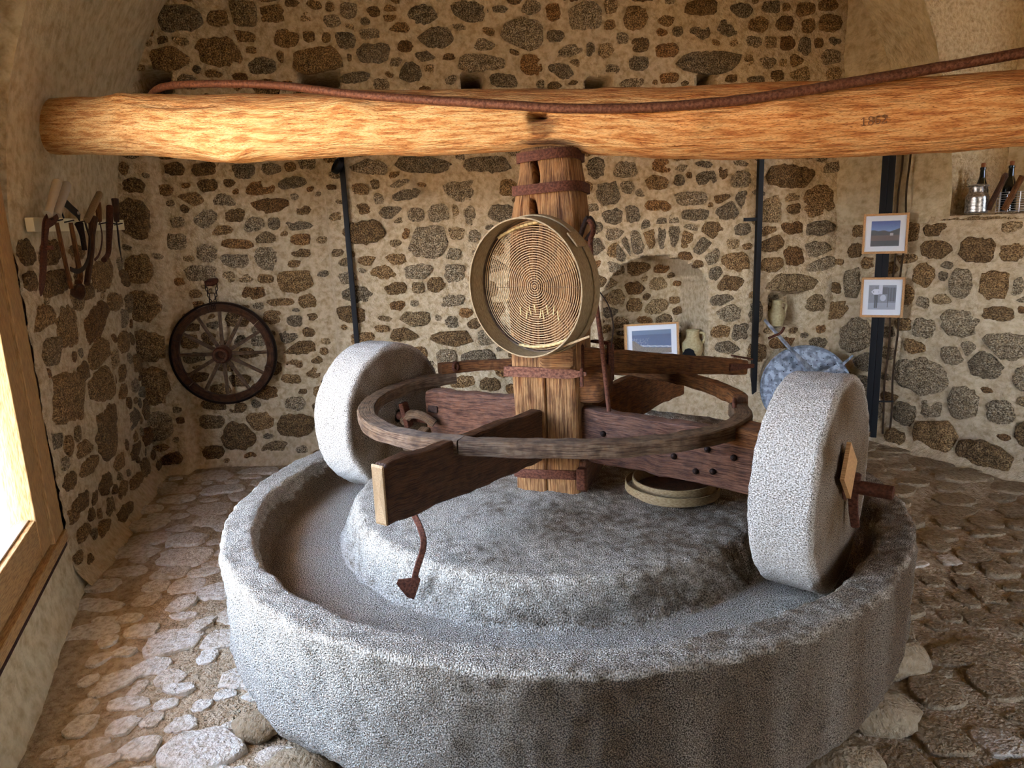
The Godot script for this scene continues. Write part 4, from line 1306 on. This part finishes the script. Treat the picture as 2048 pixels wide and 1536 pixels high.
func jug(o: Node3D, h: float, r: float, broken := false, turn := 0.0) -> void:
	var m := MB.new()
	lathe(m, PackedVector2Array([Vector2(r * 0.6, 0), Vector2(r * 0.72, 0.0), Vector2(r * 0.98, h * 0.3), Vector2(r, h * 0.45), Vector2(r * 0.9, h * 0.58), Vector2(r * 0.62, h * 0.7), Vector2(r * 0.58, h * 0.82), Vector2(r * 0.6, h * 0.97), Vector2(r * 0.66, h), Vector2(r * 0.58, h * 0.99), Vector2(r * 0.5, h * 0.8), Vector2(r * 0.5, h * 0.6)]), 32, func(p, a, i): return Vector3(p.x, 0, p.z) * 0.05 * nz(p, 9.0))
	part("body", m, mt.ceramic, o)
	m = MB.new()
	var d := Vector3(cos(turn), 0, sin(turn))
	tube(m, PackedVector3Array([d * r * 0.58 + UP * h * 0.9, d * r * 0.95 + UP * h * 0.88, d * r * 1.12 + UP * h * 0.74, d * r * 0.92 + UP * h * 0.54]), r * 0.11, 6, 8, d.cross(UP))
	part("handle", m, mt.ceramic, o)
	if broken:
		m = MB.new()
		var b := Vector3(cos(turn + 1.9), 0, sin(turn + 1.9))
		var out := PackedVector2Array()
		for i in 14:
			var t := PI * i / 13.0
			out.push_back(Vector2(cos(t) * r * 0.62 * (1 + 0.1 * sin(i * 2.3)), sin(t) * h * 0.3))
		plate(m, out, 0.012, b * r * 0.99 + UP * h * 0.12, b.cross(UP) * -1.0, UP)
		part("break", m, mt.dark_dot, o).set_meta("label", "dark hole broken in the belly")


func picture(label: String, c: Vector3, x: Vector3, y: Vector3, w: float, h: float, iw: float, ih: float, img: Image, group := "") -> void:
	var o := thing("picture_frame", label, "picture", c, group)
	var n := x.cross(y).normalized()
	var f := 0.014
	var dep := 0.032
	var m := MB.new()
	for q in [[-1, 0], [1, 0]]:
		m = MB.new()
		bar(m, x * (q[0] * (w - f) / 2) - y * h / 2, x * (q[0] * (w - f) / 2) + y * h / 2, f, dep, n, 0.0015)
		part("frame_side", m, mt.oak, o)
	for q in [-1, 1]:
		m = MB.new()
		bar(m, y * (q * (h - f) / 2) - x * (w / 2 - f), y * (q * (h - f) / 2) + x * (w / 2 - f), f, dep, n, 0.0015)
		part("frame_rail", m, mt.oak, o)
	m = MB.new()
	plate(m, PackedVector2Array([Vector2(-w / 2 + f, -h / 2 + f), Vector2(w / 2 - f, -h / 2 + f), Vector2(w / 2 - f, h / 2 - f), Vector2(-w / 2 + f, h / 2 - f)]), 0.004, Vector3.ZERO, x, y)
	part("mount", m, mt.paper, o)
	m = MB.new()
	var k := [m.vert(n * 0.0035 - x * iw / 2 - y * ih / 2, Vector2(0, 1)), m.vert(n * 0.0035 + x * iw / 2 - y * ih / 2, Vector2(1, 1)), m.vert(n * 0.0035 + x * iw / 2 + y * ih / 2, Vector2(1, 0)), m.vert(n * 0.0035 - x * iw / 2 + y * ih / 2, Vector2(0, 0))]
	m.quad(k[0], k[1], k[2], k[3])
	var mat := StandardMaterial3D.new()
	mat.albedo_texture = ImageTexture.create_from_image(img)
	mat.roughness = 0.5
	part("photograph", m, mat, o)
	m = MB.new()
	plate(m, PackedVector2Array([Vector2(-w / 2 + f, -h / 2 + f), Vector2(w / 2 - f, -h / 2 + f), Vector2(w / 2 - f, h / 2 - f), Vector2(-w / 2 + f, h / 2 - f)]), 0.002, n * 0.01, x, y)
	part("glass", m, mt.frame_glass, o)


func paint(w: int, h: int, f: Callable) -> Image:
	var im := Image.create(w, h, false, Image.FORMAT_RGB8)
	for yy in h:
		for xx in w:
			im.set_pixel(xx, yy, f.call(float(xx) / w, float(yy) / h))
	return im


func build_wall_things() -> void:
	# cart wheel on its chain
	var R := 0.335
	var c := BL + BD * 0.543 + BN * 0.05 + UP * 0.797
	var o := thing("cart_wheel", "old wooden cart wheel with twelve spokes hanging on the rubble wall", "wheel", c)
	var T := Transform3D(Basis(BD, BN, -UP), Vector3.ZERO)     # wheel axis along y
	var m := MB.new()
	lathe(m, PackedVector2Array([Vector2(R - 0.012, 0.022), Vector2(R - 0.012, -0.022), Vector2(R, -0.02), Vector2(R, 0.02), Vector2(R - 0.012, 0.022)]), 72)
	shift(m, T)
	part("iron_tyre", m, mt.old_iron, o)
	for k in 6:
		m = MB.new()
		var pts := PackedVector3Array()
		for i in 17:
			var t := TAU * (k + 0.01 + 0.98 * i / 16.0) / 6.0 + 0.35
			pts.push_back(Vector3(cos(t), 0, sin(t)) * (R - 0.037))
		loft(m, pts, rrect(0.046, 0.04, 0.006), UP, PackedFloat32Array(), 0.003, 20.0)
		shift(m, T)
		part("felloe", m, mt.dark_wood, o)
	for k in 12:
		m = MB.new()
		var t := TAU * k / 12.0 + 0.02
		var d := Vector3(cos(t), 0, sin(t))
		bar(m, d * 0.05 + UP * 0.01, d * (R - 0.05), 0.024, 0.02, UP, 0.005, 4, 0.002, 20.0, 0.85)
		shift(m, T)
		part("spoke", m, mt.grey_wood, o)
	m = MB.new()
	lathe(m, rounded(PackedVector2Array([Vector2(0.02, -0.03), Vector2(0.05, -0.03), Vector2(0.06, 0.02), Vector2(0.045, 0.09), Vector2(0.03, 0.092), Vector2(0.028, 0.03), Vector2(0.002, 0.028)]), 0.008, 3), 32)
	shift(m, T)
	var hub := part("hub", m, mt.red_wood, o)
	m = MB.new()
	lathe(m, PackedVector2Array([Vector2(0.046, 0.07), Vector2(0.053, 0.072), Vector2(0.049, 0.088), Vector2(0.044, 0.09)]), 32)
	shift(m, T)
	part("hub_ring", m, mt.rust, hub)
	o = thing("hanging_chain", "short rusty chain and hook holding the cart wheel to the wall", "chain")
	m = MB.new()
	for s in [-1, 1]:
		for k in 8:
			var p: Vector3 = BL + BD * (0.515 + s * 0.035 * (1 - k / 8.5) + 0.008 * k / 8.0) + BN * (0.035 + 0.006 * k) + UP * (1.235 - k * 0.019)
			var ring := PackedVector3Array()
			var ax := BD if k % 2 else BN
			for i in 10:
				ring.push_back(p + UP * sin(TAU * i / 10) * 0.013 + ax * cos(TAU * i / 10) * 0.007)
			loft(m, ring, circ(0.0028, 6), UP.cross(ax), PackedFloat32Array(), 0.0, 1.0, false, true)
	part("chain_links", m, mt.old_iron, o)
	m = MB.new()
	bar(m, BL + BD * 0.505 + BN * -0.07 + UP * 1.262, BL + BD * 0.508 + BN * 0.06 + UP * 1.25, 0.06, 0.035, UP, 0.01, 3, 0.006, 20.0)
	part("wall_hook", m, mt.rust, o)
	# black steel poles
	var pole := black_pole("thin black pole behind the left millstone, with a round spotlight near its top", BL + BD * 1.396 + BN * 0.03, 2.0, 0.032)
	m = MB.new()
	lathe(m, rounded(PackedVector2Array([Vector2(0.004, -0.02), Vector2(0.048, -0.018), Vector2(0.05, 0.018), Vector2(0.042, 0.02), Vector2(0.04, 0.008), Vector2(0.003, 0.008)]), 0.004, 2), 28)
	shift(m, Transform3D(Basis(Quaternion(UP, Vector3(-0.75, 0.5, 0.5).normalized())), UP * 1.94 + BN * 0.06 - BD * 0.02))
	part("spotlight", m, mt.black_steel, pole)
	m = MB.new()
	bar(m, UP * 1.985, UP * 1.94 + BN * 0.05, 0.014, 0.014, BD, 0.003)
	part("bracket", m, mt.black_steel, pole)
	pole = black_pole("thin black pole with a short side arm, right of the arched recess", BL + BD * 4.16 + BN * 0.05 - UP * 0.02, 2.12, 0.036)
	m = MB.new()
	bar(m, UP * 1.535 - BD * 0.015, UP * 1.535 - BD * 0.105, 0.024, 0.024, UP, 0.002)
	part("side_arm", m, mt.black_steel, pole)
	# frame and jugs in the recess, jug in the little niche
	var sea := paint(96, 64, func(x, y):
		var n := fn.get_noise_2d(x * 30.0, y * 30.0)
		if y < 0.18:
			return Color(0.36, 0.45, 0.54).lerp(Color(0.3, 0.4, 0.52), y / 0.18)
		if y > 0.66 + 0.12 * x - 0.25 * (1 - sm(0.0, 0.3, x)):
			return Color(0.32, 0.26, 0.18).lerp(Color(0.55, 0.48, 0.36), clampf(0.5 + n, 0, 1))
		if absf(y - 0.62 - 0.1 * x) < 0.025 and x > 0.15:
			return Color(0.8, 0.8, 0.78)
		if x < 0.42 and y > 0.32 and y < 0.62 and n > 0.15 + x * 0.5:
			return Color(0.72, 0.68, 0.64)
		return Color(0.17, 0.27, 0.4).lerp(Color(0.2, 0.33, 0.5), y))
	picture("wide framed photograph of a coast standing in the arched recess", BL + BD * 3.465 - BN * 0.13 + UP * 0.68, BD, (UP - BN * 0.12).normalized(), 0.4, 0.27, 0.29, 0.17, sea)
	o = thing("jug", "broken cream earthenware jug beside the photograph in the arched recess", "jug", BL + BD * 3.745 - BN * 0.06 + UP * 0.552)
	jug(o, 0.21, 0.075, true, 0.25)
	o = thing("jug", "cream earthenware jug with a handle standing in the little square niche", "jug", BL + BD * 4.375 - BN * 0.07 + UP * 0.757)
	jug(o, 0.185, 0.06, false, 0.3)
	# perforated disc and its arms
	var dn := Vector3(-0.3, 0.16, 1).normalized()
	var dx := UP.cross(dn).normalized()
	var dy := dn.cross(dx)
	c = Vector3(1.895, 0.345, -2.2)
	o = thing("zinc_disc", "large round perforated zinc disc leaning on the wall behind the right millstone", "disc", c)
	T = Transform3D(Basis(dx, dn, -dy), Vector3.ZERO)
	m = MB.new()
	lathe(m, rounded(PackedVector2Array([Vector2(0.002, -0.012), Vector2(0.29, -0.012), Vector2(0.302, 0.0), Vector2(0.296, 0.012), Vector2(0.28, 0.0), Vector2(0.002, -0.006)]), 0.004, 3), 80)
	shift(m, T)
	part("plate", m, mt.zinc, o)
	m = MB.new()
	for k in 90:
		var r := 0.05 + 0.22 * sqrt((k + 0.5) / 90.0)
		var t := k * 2.39996
		lathe(m, PackedVector2Array([Vector2(0.004, 0.0), Vector2(0.0005, 0.0012)]), 8)
		for i in range(m.v.size() - 18, m.v.size()):
			m.v[i] += Vector3(cos(t) * r, -0.004 + 0.0035 * r / 0.28, sin(t) * r)
	shift(m, T)
	part("perforations", m, mt.dark_dot, o).set_meta("kind", "stuff")
	o = thing("iron_paddle", "grey iron arm with a cross piece leaning across the zinc disc", "paddle")
	m = MB.new()
	loft(m, PackedVector3Array([Vector3(1.56, 0.85, -2.11), Vector3(1.74, 0.64, -2.08), Vector3(1.86, 0.5, -2.06), Vector3(1.95, 0.38, -2.05)]), rrect(0.03, 0.014, 0.004), Vector3(0.5, 0.4, 0.8).normalized(), PackedFloat32Array([0.7, 1.0, 2.0, 2.6]))
	part("arm", m, mt.zinc, o)
	m = MB.new()
	tube(m, PackedVector3Array([Vector3(1.575, 0.728, -2.07), Vector3(1.61, 0.745, -2.06), Vector3(1.655, 0.765, -2.06), Vector3(1.68, 0.8, -2.07)]), 0.009, 4, 8)
	part("cross_piece", m, mt.rust, o)
	o = thing("iron_claw", "grey iron arm with a forked star shaped end beside the zinc disc", "claw")
	m = MB.new()
	loft(m, PackedVector3Array([Vector3(1.86, 0.43, -2.05), Vector3(1.98, 0.475, -2.06), Vector3(2.08, 0.53, -2.08)]), rrect(0.035, 0.012, 0.004), Vector3(0, 0.4, 0.9).normalized(), PackedFloat32Array([1.6, 1.2, 0.8]))
	part("arm", m, mt.zinc, o)
	m = MB.new()
	bar(m, Vector3(2.04, 0.49, -2.07), Vector3(2.165, 0.585, -2.09), 0.03, 0.014, Vector3.BACK, 0.004, 2, 0.0, 8.0, 0.4)
	bar(m, Vector3(2.07, 0.53, -2.075), Vector3(2.13, 0.47, -2.07), 0.026, 0.012, Vector3.BACK, 0.003, 2, 0.0, 8.0, 0.4)
	bar(m, Vector3(2.07, 0.52, -2.075), Vector3(2.03, 0.585, -2.08), 0.026, 0.012, Vector3.BACK, 0.003, 2, 0.0, 8.0, 0.4)
	part("fork", m, mt.zinc, o)


# ---------------------------------------------------------------- the old hand tools on the left
func build_tools() -> void:
	var Q := func(s, y, n): return BL + LD * (s + (0.08 if n > 0.03 else 0.0)) + UP * y + LN * (n + 0.03)
	var path := func(a, n):
		var o := PackedVector3Array()
		for i in range(0, a.size(), 2):
			o.push_back(Q.call(a[i], a[i + 1], n))
		return o
	var g := "old hand tools on the ivory rack"
	var m := MB.new()
	var o := thing("tool_rack", "ivory painted rack board on the left wall carrying old hand tools", "rack")
	bar(m, Q.call(0.1, 1.632, 0.005), Q.call(1.575, 1.612, 0.005), 0.034, 0.06, UP, 0.003)
	part("board", m, mt.ivory_paint, o)
	for s in [0.33, 0.45, 0.64, 0.82, 1.02, 1.19, 1.34, 1.46]:
		m = MB.new()
		bar(m, Q.call(s, 1.628, 0.02), Q.call(s, 1.634, 0.085), 0.006, 0.006, UP, 0.001)
		part("peg", m, mt.old_iron, o)
	# hedge shears: two pale handles, two closed blades
	o = thing("hedge_shears", "large hedge shears with two pale wooden handles and long dark blades", "shears", Vector3.ZERO, g)
	for a in [[1.305, 1.8, 1.45, 1.655], [1.18, 1.798, 1.344, 1.653]]:
		m = MB.new()
		var p0: Vector3 = Q.call(a[0], a[1], 0.08)
		var p1: Vector3 = Q.call(a[2], a[3], 0.065)
		loft(m, PackedVector3Array([p0, p0.lerp(p1, 0.03), p0.lerp(p1, 0.4), p0.lerp(p1, 0.8), p0.lerp(p1, 0.96), p1]), circ(0.02, 12), LN, PackedFloat32Array([0.7, 0.95, 0.92, 0.8, 0.9, 0.85]))
		part("handle", m, mt.white_handle, o)
	m = MB.new()
	loft(m, smooth_path(path.call([1.445, 1.645, 1.5, 1.612, 1.53, 1.56, 1.548, 1.517, 1.6, 1.43, 1.65, 1.36, 1.68, 1.325], 0.06), 4), rrect(0.05, 0.008, 0.003), LN, PackedFloat32Array([0.5, 0.5, 0.6, 0.6, 0.6, 0.6, 0.65, 0.7, 0.7, 0.75, 0.8, 0.9, 1.0, 1.05, 1.1, 1.1, 1.1, 1.0, 1.0, 0.9, 0.8, 0.6, 0.5, 0.3, 0.1]))
	part("blade", m, mt.rust, o)
	m = MB.new()
	loft(m, path.call([1.339, 1.648, 1.4, 1.628, 1.486, 1.613, 1.52, 1.57, 1.543, 1.517], 0.067), rrect(0.04, 0.008, 0.003), LN, PackedFloat32Array([0.6, 0.8, 1.0, 0.9, 0.7]))
	part("blade", m, mt.rust, o)
	m = MB.new()
	tube(m, PackedVector3Array([Q.call(1.535, 1.515, 0.055), Q.call(1.53, 1.515, 0.09)]), 0.01, 1, 10)
	part("pivot_bolt", m, mt.rust, o)
	o = thing("leather_strap", "black leather strap with a stud behind the shears' second handle", "strap", Vector3.ZERO, g)
	m = MB.new()
	loft(m, smooth_path(path.call([1.2, 1.722, 1.14, 1.706, 1.085, 1.688, 1.016, 1.668, 0.99, 1.652], 0.055), 4), rrect(0.042, 0.006, 0.002), LN)
	loft(m, path.call([1.205, 1.7, 1.225, 1.675, 1.205, 1.645], 0.05), rrect(0.01, 0.006, 0.002), LN)
	part("strap", m, mt.leather, o)
	m = MB.new()
	tube(m, PackedVector3Array([Q.call(1.02, 1.672, 0.056), Q.call(1.02, 1.672, 0.064)]), 0.008, 1, 10)
	part("stud", m, mt.bright_wire, o)
	var stick := func(nm, label, cat, pts, n, r, mat, pn, sc):
		var t := thing(nm, label, cat, Vector3.ZERO, g)
		var b := MB.new()
		var p := smooth_path(path.call(pts, n), 4)
		var s := PackedFloat32Array()
		for i in p.size():
			var f = float(i) / (p.size() - 1) * (sc.size() - 1)
			s.push_back(lerpf(sc[int(f)], sc[mini(int(f) + 1, sc.size() - 1)], f - int(f)))
		loft(b, p, circ(r, 10), LN, s)
		part(pn, b, mat, t)
		return t
	stick.call("wooden_stick", "thin reddish wooden stick hanging right of the shears blade", "stick", [1.342, 1.622, 1.33, 1.522, 1.315, 1.431, 1.297, 1.33], 0.06, 0.0085, mt.mid_wood, "stick", [1.0, 1.1, 1.0, 1.2])
	o = stick.call("ladle", "long handled wooden ladle with a deep dark bowl, hanging lowest", "ladle", [1.188, 1.624, 1.179, 1.511, 1.178, 1.382, 1.22, 1.35], 0.07, 0.009, mt.mid_wood, "handle", [1.0, 1.2, 1.4, 1.8])
	m = MB.new()
	lathe(m, PackedVector2Array([Vector2(0.002, -0.03), Vector2(0.025, -0.025), Vector2(0.04, 0.0), Vector2(0.041, 0.01), Vector2(0.036, 0.008), Vector2(0.024, -0.015), Vector2(0.002, -0.02)]), 24)
	shift(m, Transform3D(Basis(Quaternion(UP, (LN + LD * 0.25 - UP * 0.1).normalized())).scaled(Vector3(1, 0.9, 1)), Q.call(1.235, 1.31, 0.07)))
	part("bowl", m, mt.dark_wood, o)
	stick.call("pruning_shears", "small dark pruning shears hanging between the ladle and the thick staff", "shears", [1.034, 1.622, 1.014, 1.576, 1.01, 1.54, 1.013, 1.496], 0.06, 0.013, mt.old_iron, "body", [1.5, 1.0, 0.9, 0.9])
	stick.call("wooden_staff", "thick dark wooden staff slanting behind the ladle bowl", "staff", [0.824, 1.652, 0.89, 1.57, 0.951, 1.485, 1.096, 1.338], 0.07, 0.015, mt.dark_wood, "staff", [1.5, 1.0, 1.0, 0.9])
	o = stick.call("sickle", "sickle with a pale straight handle and a wide curved blade", "sickle", [0.743, 1.775, 0.85, 1.724, 0.95, 1.675, 1.031, 1.636], 0.095, 0.017, mt.handle_wood, "handle", [1.0, 1.05, 1.0, 0.9])
	m = MB.new()
	loft(m, smooth_path(path.call([1.02, 1.64, 1.017, 1.61, 0.991, 1.548, 1.057, 1.465, 1.154, 1.416, 1.256, 1.404, 1.346, 1.418], 0.085), 5), rrect(0.022, 0.004, 0.0015), LN)
	part("blade", m, mt.old_iron, o)
	o = stick.call("sickle", "sickle with a short brown handle and a thin round blade", "sickle", [0.62, 1.739, 0.63, 1.7, 0.649, 1.64], 0.05, 0.015, mt.mid_wood, "handle", [0.9, 1.0, 0.8])
	m = MB.new()
	loft(m, smooth_path(path.call([0.65, 1.645, 0.64, 1.626, 0.638, 1.567, 0.69, 1.505, 0.763, 1.463, 0.838, 1.444], 0.05), 5), rrect(0.014, 0.004, 0.0015), LN)
	part("blade", m, mt.rust, o)
	stick.call("iron_hook", "flat dark iron hook, second tool from the corner of the walls", "hook", [0.439, 1.724, 0.5, 1.63, 0.568, 1.527, 0.618, 1.469, 0.713, 1.44], 0.06, 0.014, mt.rust, "hook", [1.3, 1.3, 1.0, 0.9, 1.0])
	o = stick.call("billhook", "billhook with a dark handle, nearest the corner of the walls", "billhook", [0.307, 1.772, 0.32, 1.71, 0.341, 1.645], 0.06, 0.017, mt.dark_wood, "handle", [1.15, 1.0, 0.8])
	m = MB.new()
	loft(m, smooth_path(path.call([0.342, 1.648, 0.35, 1.58, 0.363, 1.505, 0.359, 1.416], 0.06), 4), rrect(0.026, 0.005, 0.002), LN, PackedFloat32Array([0.5, 0.7, 0.8, 0.9, 1.0, 1.0, 1.0, 1.0, 0.9, 0.8, 0.6, 0.4, 0.1]))
	part("blade", m, mt.old_iron, o)


# ---------------------------------------------------------------- the right-hand side
func build_right_side() -> void:
	var fx := Vector3(1, 0, 0.45).normalized()
	var fn_ := Vector3(-0.45, 0, 1).normalized()
	var base := Vector3(2.238, 0.0, -1.932)
	var o := thing("black_post", "tall double black steel post carrying two framed photographs at the right wall", "post", base)
	var m := MB.new()
	for q in [-0.019, 0.0192]:
		m = MB.new()
		bar(m, fx * q + UP * (0.07 + 0.02 * signf(-q)) - fn_ * 0.01, fx * q + UP * 2.05 - fn_ * 0.01, 0.037, 0.03, fn_, 0.002)
		part("steel_bar", m, mt.black_steel, o)
	m = MB.new()
	bar(m, fx * 0.03 + UP * 0.3, fx * 0.125 + UP * 0.305, 0.01, 0.01, UP, 0.002)
	part("wall_bracket", m, mt.black_steel, o)
	for q in 2:
		o = thing("hanging_rope", ["brown twisted rope hanging just right of the double black post", "second brown rope, further right behind the framed photographs"][q], "rope", base)
		m = MB.new()
		var p := PackedVector3Array()
		for i in 12:
			var y := 2.0 - i * 0.175
			p.push_back(fx * (0.07 + 0.045 * q + 0.006 * sin(i * 1.9 + q)) + UP * maxf(y, 0.06) - fn_ * 0.02)
		tube(m, p, 0.006, 4, 7, fn_)
		part("strand", m, mt.twine_dark, o)
	var land := paint(128, 128, func(x, y):
		var n := fn.get_noise_2d(x * 24.0, y * 24.0)
		var ridge := 0.38 - 0.1 * sm(0.65, 1.0, x) + 0.03 * sin(x * 9.0) - 0.05 * exp(-pow((x - 0.1) / 0.12, 2.0)) + 0.06 * exp(-pow((x - 0.6) / 0.12, 2.0))
		if y < ridge:
			return Color(0.13, 0.27, 0.55).lerp(Color(0.55, 0.66, 0.8), clampf(y / 0.4 * 0.7 + 0.5 * maxf(n, 0) * x, 0, 1))
		if absf(x - 0.72) < 0.06 and absf(y - 0.53) < 0.05:
			return Color(0.75, 0.7, 0.66)
		if y < 0.56 + 0.04 * n:
			return Color(0.11, 0.12, 0.09)
		if y < 0.78:
			return Color(0.33, 0.24, 0.16).lerp(Color(0.42, 0.3, 0.2), clampf(0.5 + n, 0, 1))
		return Color(0.13, 0.13, 0.08))
	var grey := paint(128, 128, func(x, y):
		var v := 0.5 + 0.06 * fn.get_noise_2d(x * 20.0, y * 20.0)
		if y > 0.72:
			v = 0.62
		if x > 0.7 and y > 0.1 and y < 0.66:
			v = 0.3 + 0.08 * sin(x * 60.0)
		if x > 0.5 and x < 0.68 and y > 0.08 and y < 0.36:
			v = 0.25
		if x > 0.36 and x < 0.5 and y < 0.36:
			v = 0.8
		if Vector2((x - 0.53) / 0.11, (y - 0.52) / 0.13).length() < 1.0:
			v = 0.78
		if absf(x - 0.7) < 0.012 and y > 0.1 and y < 0.9:
			v = 0.18
		if absf(x - 0.275) < 0.075 - 0.02 * y and y > 0.38 and y < 0.93 and absf(x - 0.275) > 0.012 * (y - 0.5):
			v = 0.13
		if absf(x - 0.27) < 0.085 and y > 0.16 and y < 0.39:
			v = 0.86
		if absf(absf(x - 0.27) - (0.16 - absf(y - 0.27) * 0.9)) < 0.03 and y > 0.17 and y < 0.37:
			v = 0.84
		if Vector2((x - 0.27) / 0.04, (y - 0.1) / 0.055).length() < 1.0:
			v = 0.42
		return Color(v, v, v * 1.02))
	picture("square framed colour photograph of fields and hills, upper picture on the black post", base + UP * 1.395 + fn_ * 0.03 + fx * 0.005, fx, UP, 0.256, 0.249, 0.161, 0.156, land, "framed photographs on the black post")
	picture("framed black and white photograph of a person, lower picture on the black post", base + UP * 0.994 + fn_ * 0.03 + fx * 0.012, fx, UP, 0.249, 0.256, 0.157, 0.156, grey, "framed photographs on the black post")
	# things on the niche shelf
	var S := func(u, n, y): return RW + RD * u + RN * n + UP * y
	var sy := 1.5
	var bottle := func(u, n, label):
		var t := thing("bottle", label, "bottle", S.call(u, n, sy), "corked bottles in the niche")
		var b := MB.new()
		lathe(b, rounded(PackedVector2Array([Vector2(0.002, 0.012), Vector2(0.03, 0.0), Vector2(0.039, 0.004), Vector2(0.038, 0.11), Vector2(0.036, 0.14), Vector2(0.016, 0.2), Vector2(0.0135, 0.245), Vector2(0.016, 0.247), Vector2(0.016, 0.26), Vector2(0.011, 0.261)]), 0.012, 4), 32)
		part("glass", b, mt.bottle_glass, t)
		b = MB.new()
		lathe(b, rounded(PackedVector2Array([Vector2(0.01, 0.25), Vector2(0.0105, 0.262), Vector2(0.012, 0.284), Vector2(0.001, 0.286)]), 0.003, 2), 16)
		part("cork", b, mt.cork, t)
	bottle.call(0.925, -0.09, "dark green corked bottle, left of the milk can in the niche")
	bottle.call(1.045, -0.16, "dark green corked bottle, right behind the milk can in the niche")
	o = thing("milk_can", "dented aluminium milk can with a lid on the niche shelf", "milk can", S.call(0.955, -0.01, sy))
	m = MB.new()
	lathe(m, rounded(PackedVector2Array([Vector2(0.002, 0.0), Vector2(0.055, 0.0), Vector2(0.06, 0.006), Vector2(0.06, 0.095), Vector2(0.045, 0.118), Vector2(0.045, 0.15), Vector2(0.04, 0.152)]), 0.006, 3), 40, func(p, a, i): return Vector3(p.x, 0, p.z) * 0.06 * minf(0.0, nz(p, 16.0)))
	part("body", m, mt.aluminium, o)
	m = MB.new()
	lathe(m, rounded(PackedVector2Array([Vector2(0.046, 0.148), Vector2(0.056, 0.15), Vector2(0.054, 0.158), Vector2(0.03, 0.164), Vector2(0.002, 0.165)]), 0.003, 2), 32)
	part("lid", m, mt.aluminium, o)
	o = thing("wooden_pestle", "dark wooden pestle leaning to the right behind the milk can", "pestle", S.call(1.02, -0.02, sy))
	m = MB.new()
	loft(m, PackedVector3Array([Vector3(0.0, 0.015, 0.0), RD * 0.01 + UP * 0.05, RD * 0.06 + UP * 0.17, RD * 0.072 + UP * 0.2, RD * 0.078 + UP * 0.214]), circ(0.015, 12), RN, PackedFloat32Array([0.9, 1.0, 0.9, 1.15, 0.6]))
	part("pestle", m, mt.dark_wood, o)
	o = thing("wire_basket", "flat basket of thin wire on the shelf beside the milk can", "basket", S.call(1.1, -0.12, sy))
	m = MB.new()
	for k in 9:
		var rr := PackedVector3Array()
		for i in 24:
			rr.push_back(Vector3(cos(TAU * i / 24) * 0.085, 0.006 + k * 0.013, sin(TAU * i / 24) * 0.085))
		loft(m, rr, circ(0.0018, 5), UP, PackedFloat32Array(), 0.0, 1.0, false, true)
	for k in 10:
		var t := TAU * k / 10
		tube(m, PackedVector3Array([Vector3(cos(t) * 0.085, 0, sin(t) * 0.085), Vector3(cos(t) * 0.085, 0.112, sin(t) * 0.085)]), 0.002, 1, 5, Vector3.BACK)
	part("wires", m, mt.bright_wire, o)
	o = thing("glass_jar", "glass storage jar with a metal rim at the right end of the shelf", "jar", S.call(1.2, -0.17, sy))
	m = MB.new()
	lathe(m, rounded(PackedVector2Array([Vector2(0.002, 0.0), Vector2(0.06, 0.0), Vector2(0.062, 0.16), Vector2(0.05, 0.185), Vector2(0.046, 0.185), Vector2(0.056, 0.158), Vector2(0.055, 0.006), Vector2(0.002, 0.006)]), 0.008, 3), 36)
	part("jar", m, mt.aluminium, o)
	m = MB.new()
	lathe(m, PackedVector2Array([Vector2(0.05, 0.182), Vector2(0.055, 0.184), Vector2(0.055, 0.2), Vector2(0.002, 0.203)]), 32)
	part("rim", m, mt.black_steel, o)
	o = thing("rolling_pin", "turned brown wooden pin leaning at the right edge of the niche", "pin", S.call(1.115, 0.0, sy))
	m = MB.new()
	loft(m, PackedVector3Array([Vector3(0, 0.014, 0), RD * 0.012 + UP * 0.04, RD * 0.03 + UP * 0.08, RD * 0.034 + UP * 0.088, RD * 0.036 + UP * 0.094, RD * 0.08 + UP * 0.19]), circ(0.017, 12), RN, PackedFloat32Array([0.9, 1.0, 1.0, 1.15, 0.9, 0.95]))
	part("pin", m, mt.mid_wood, o)
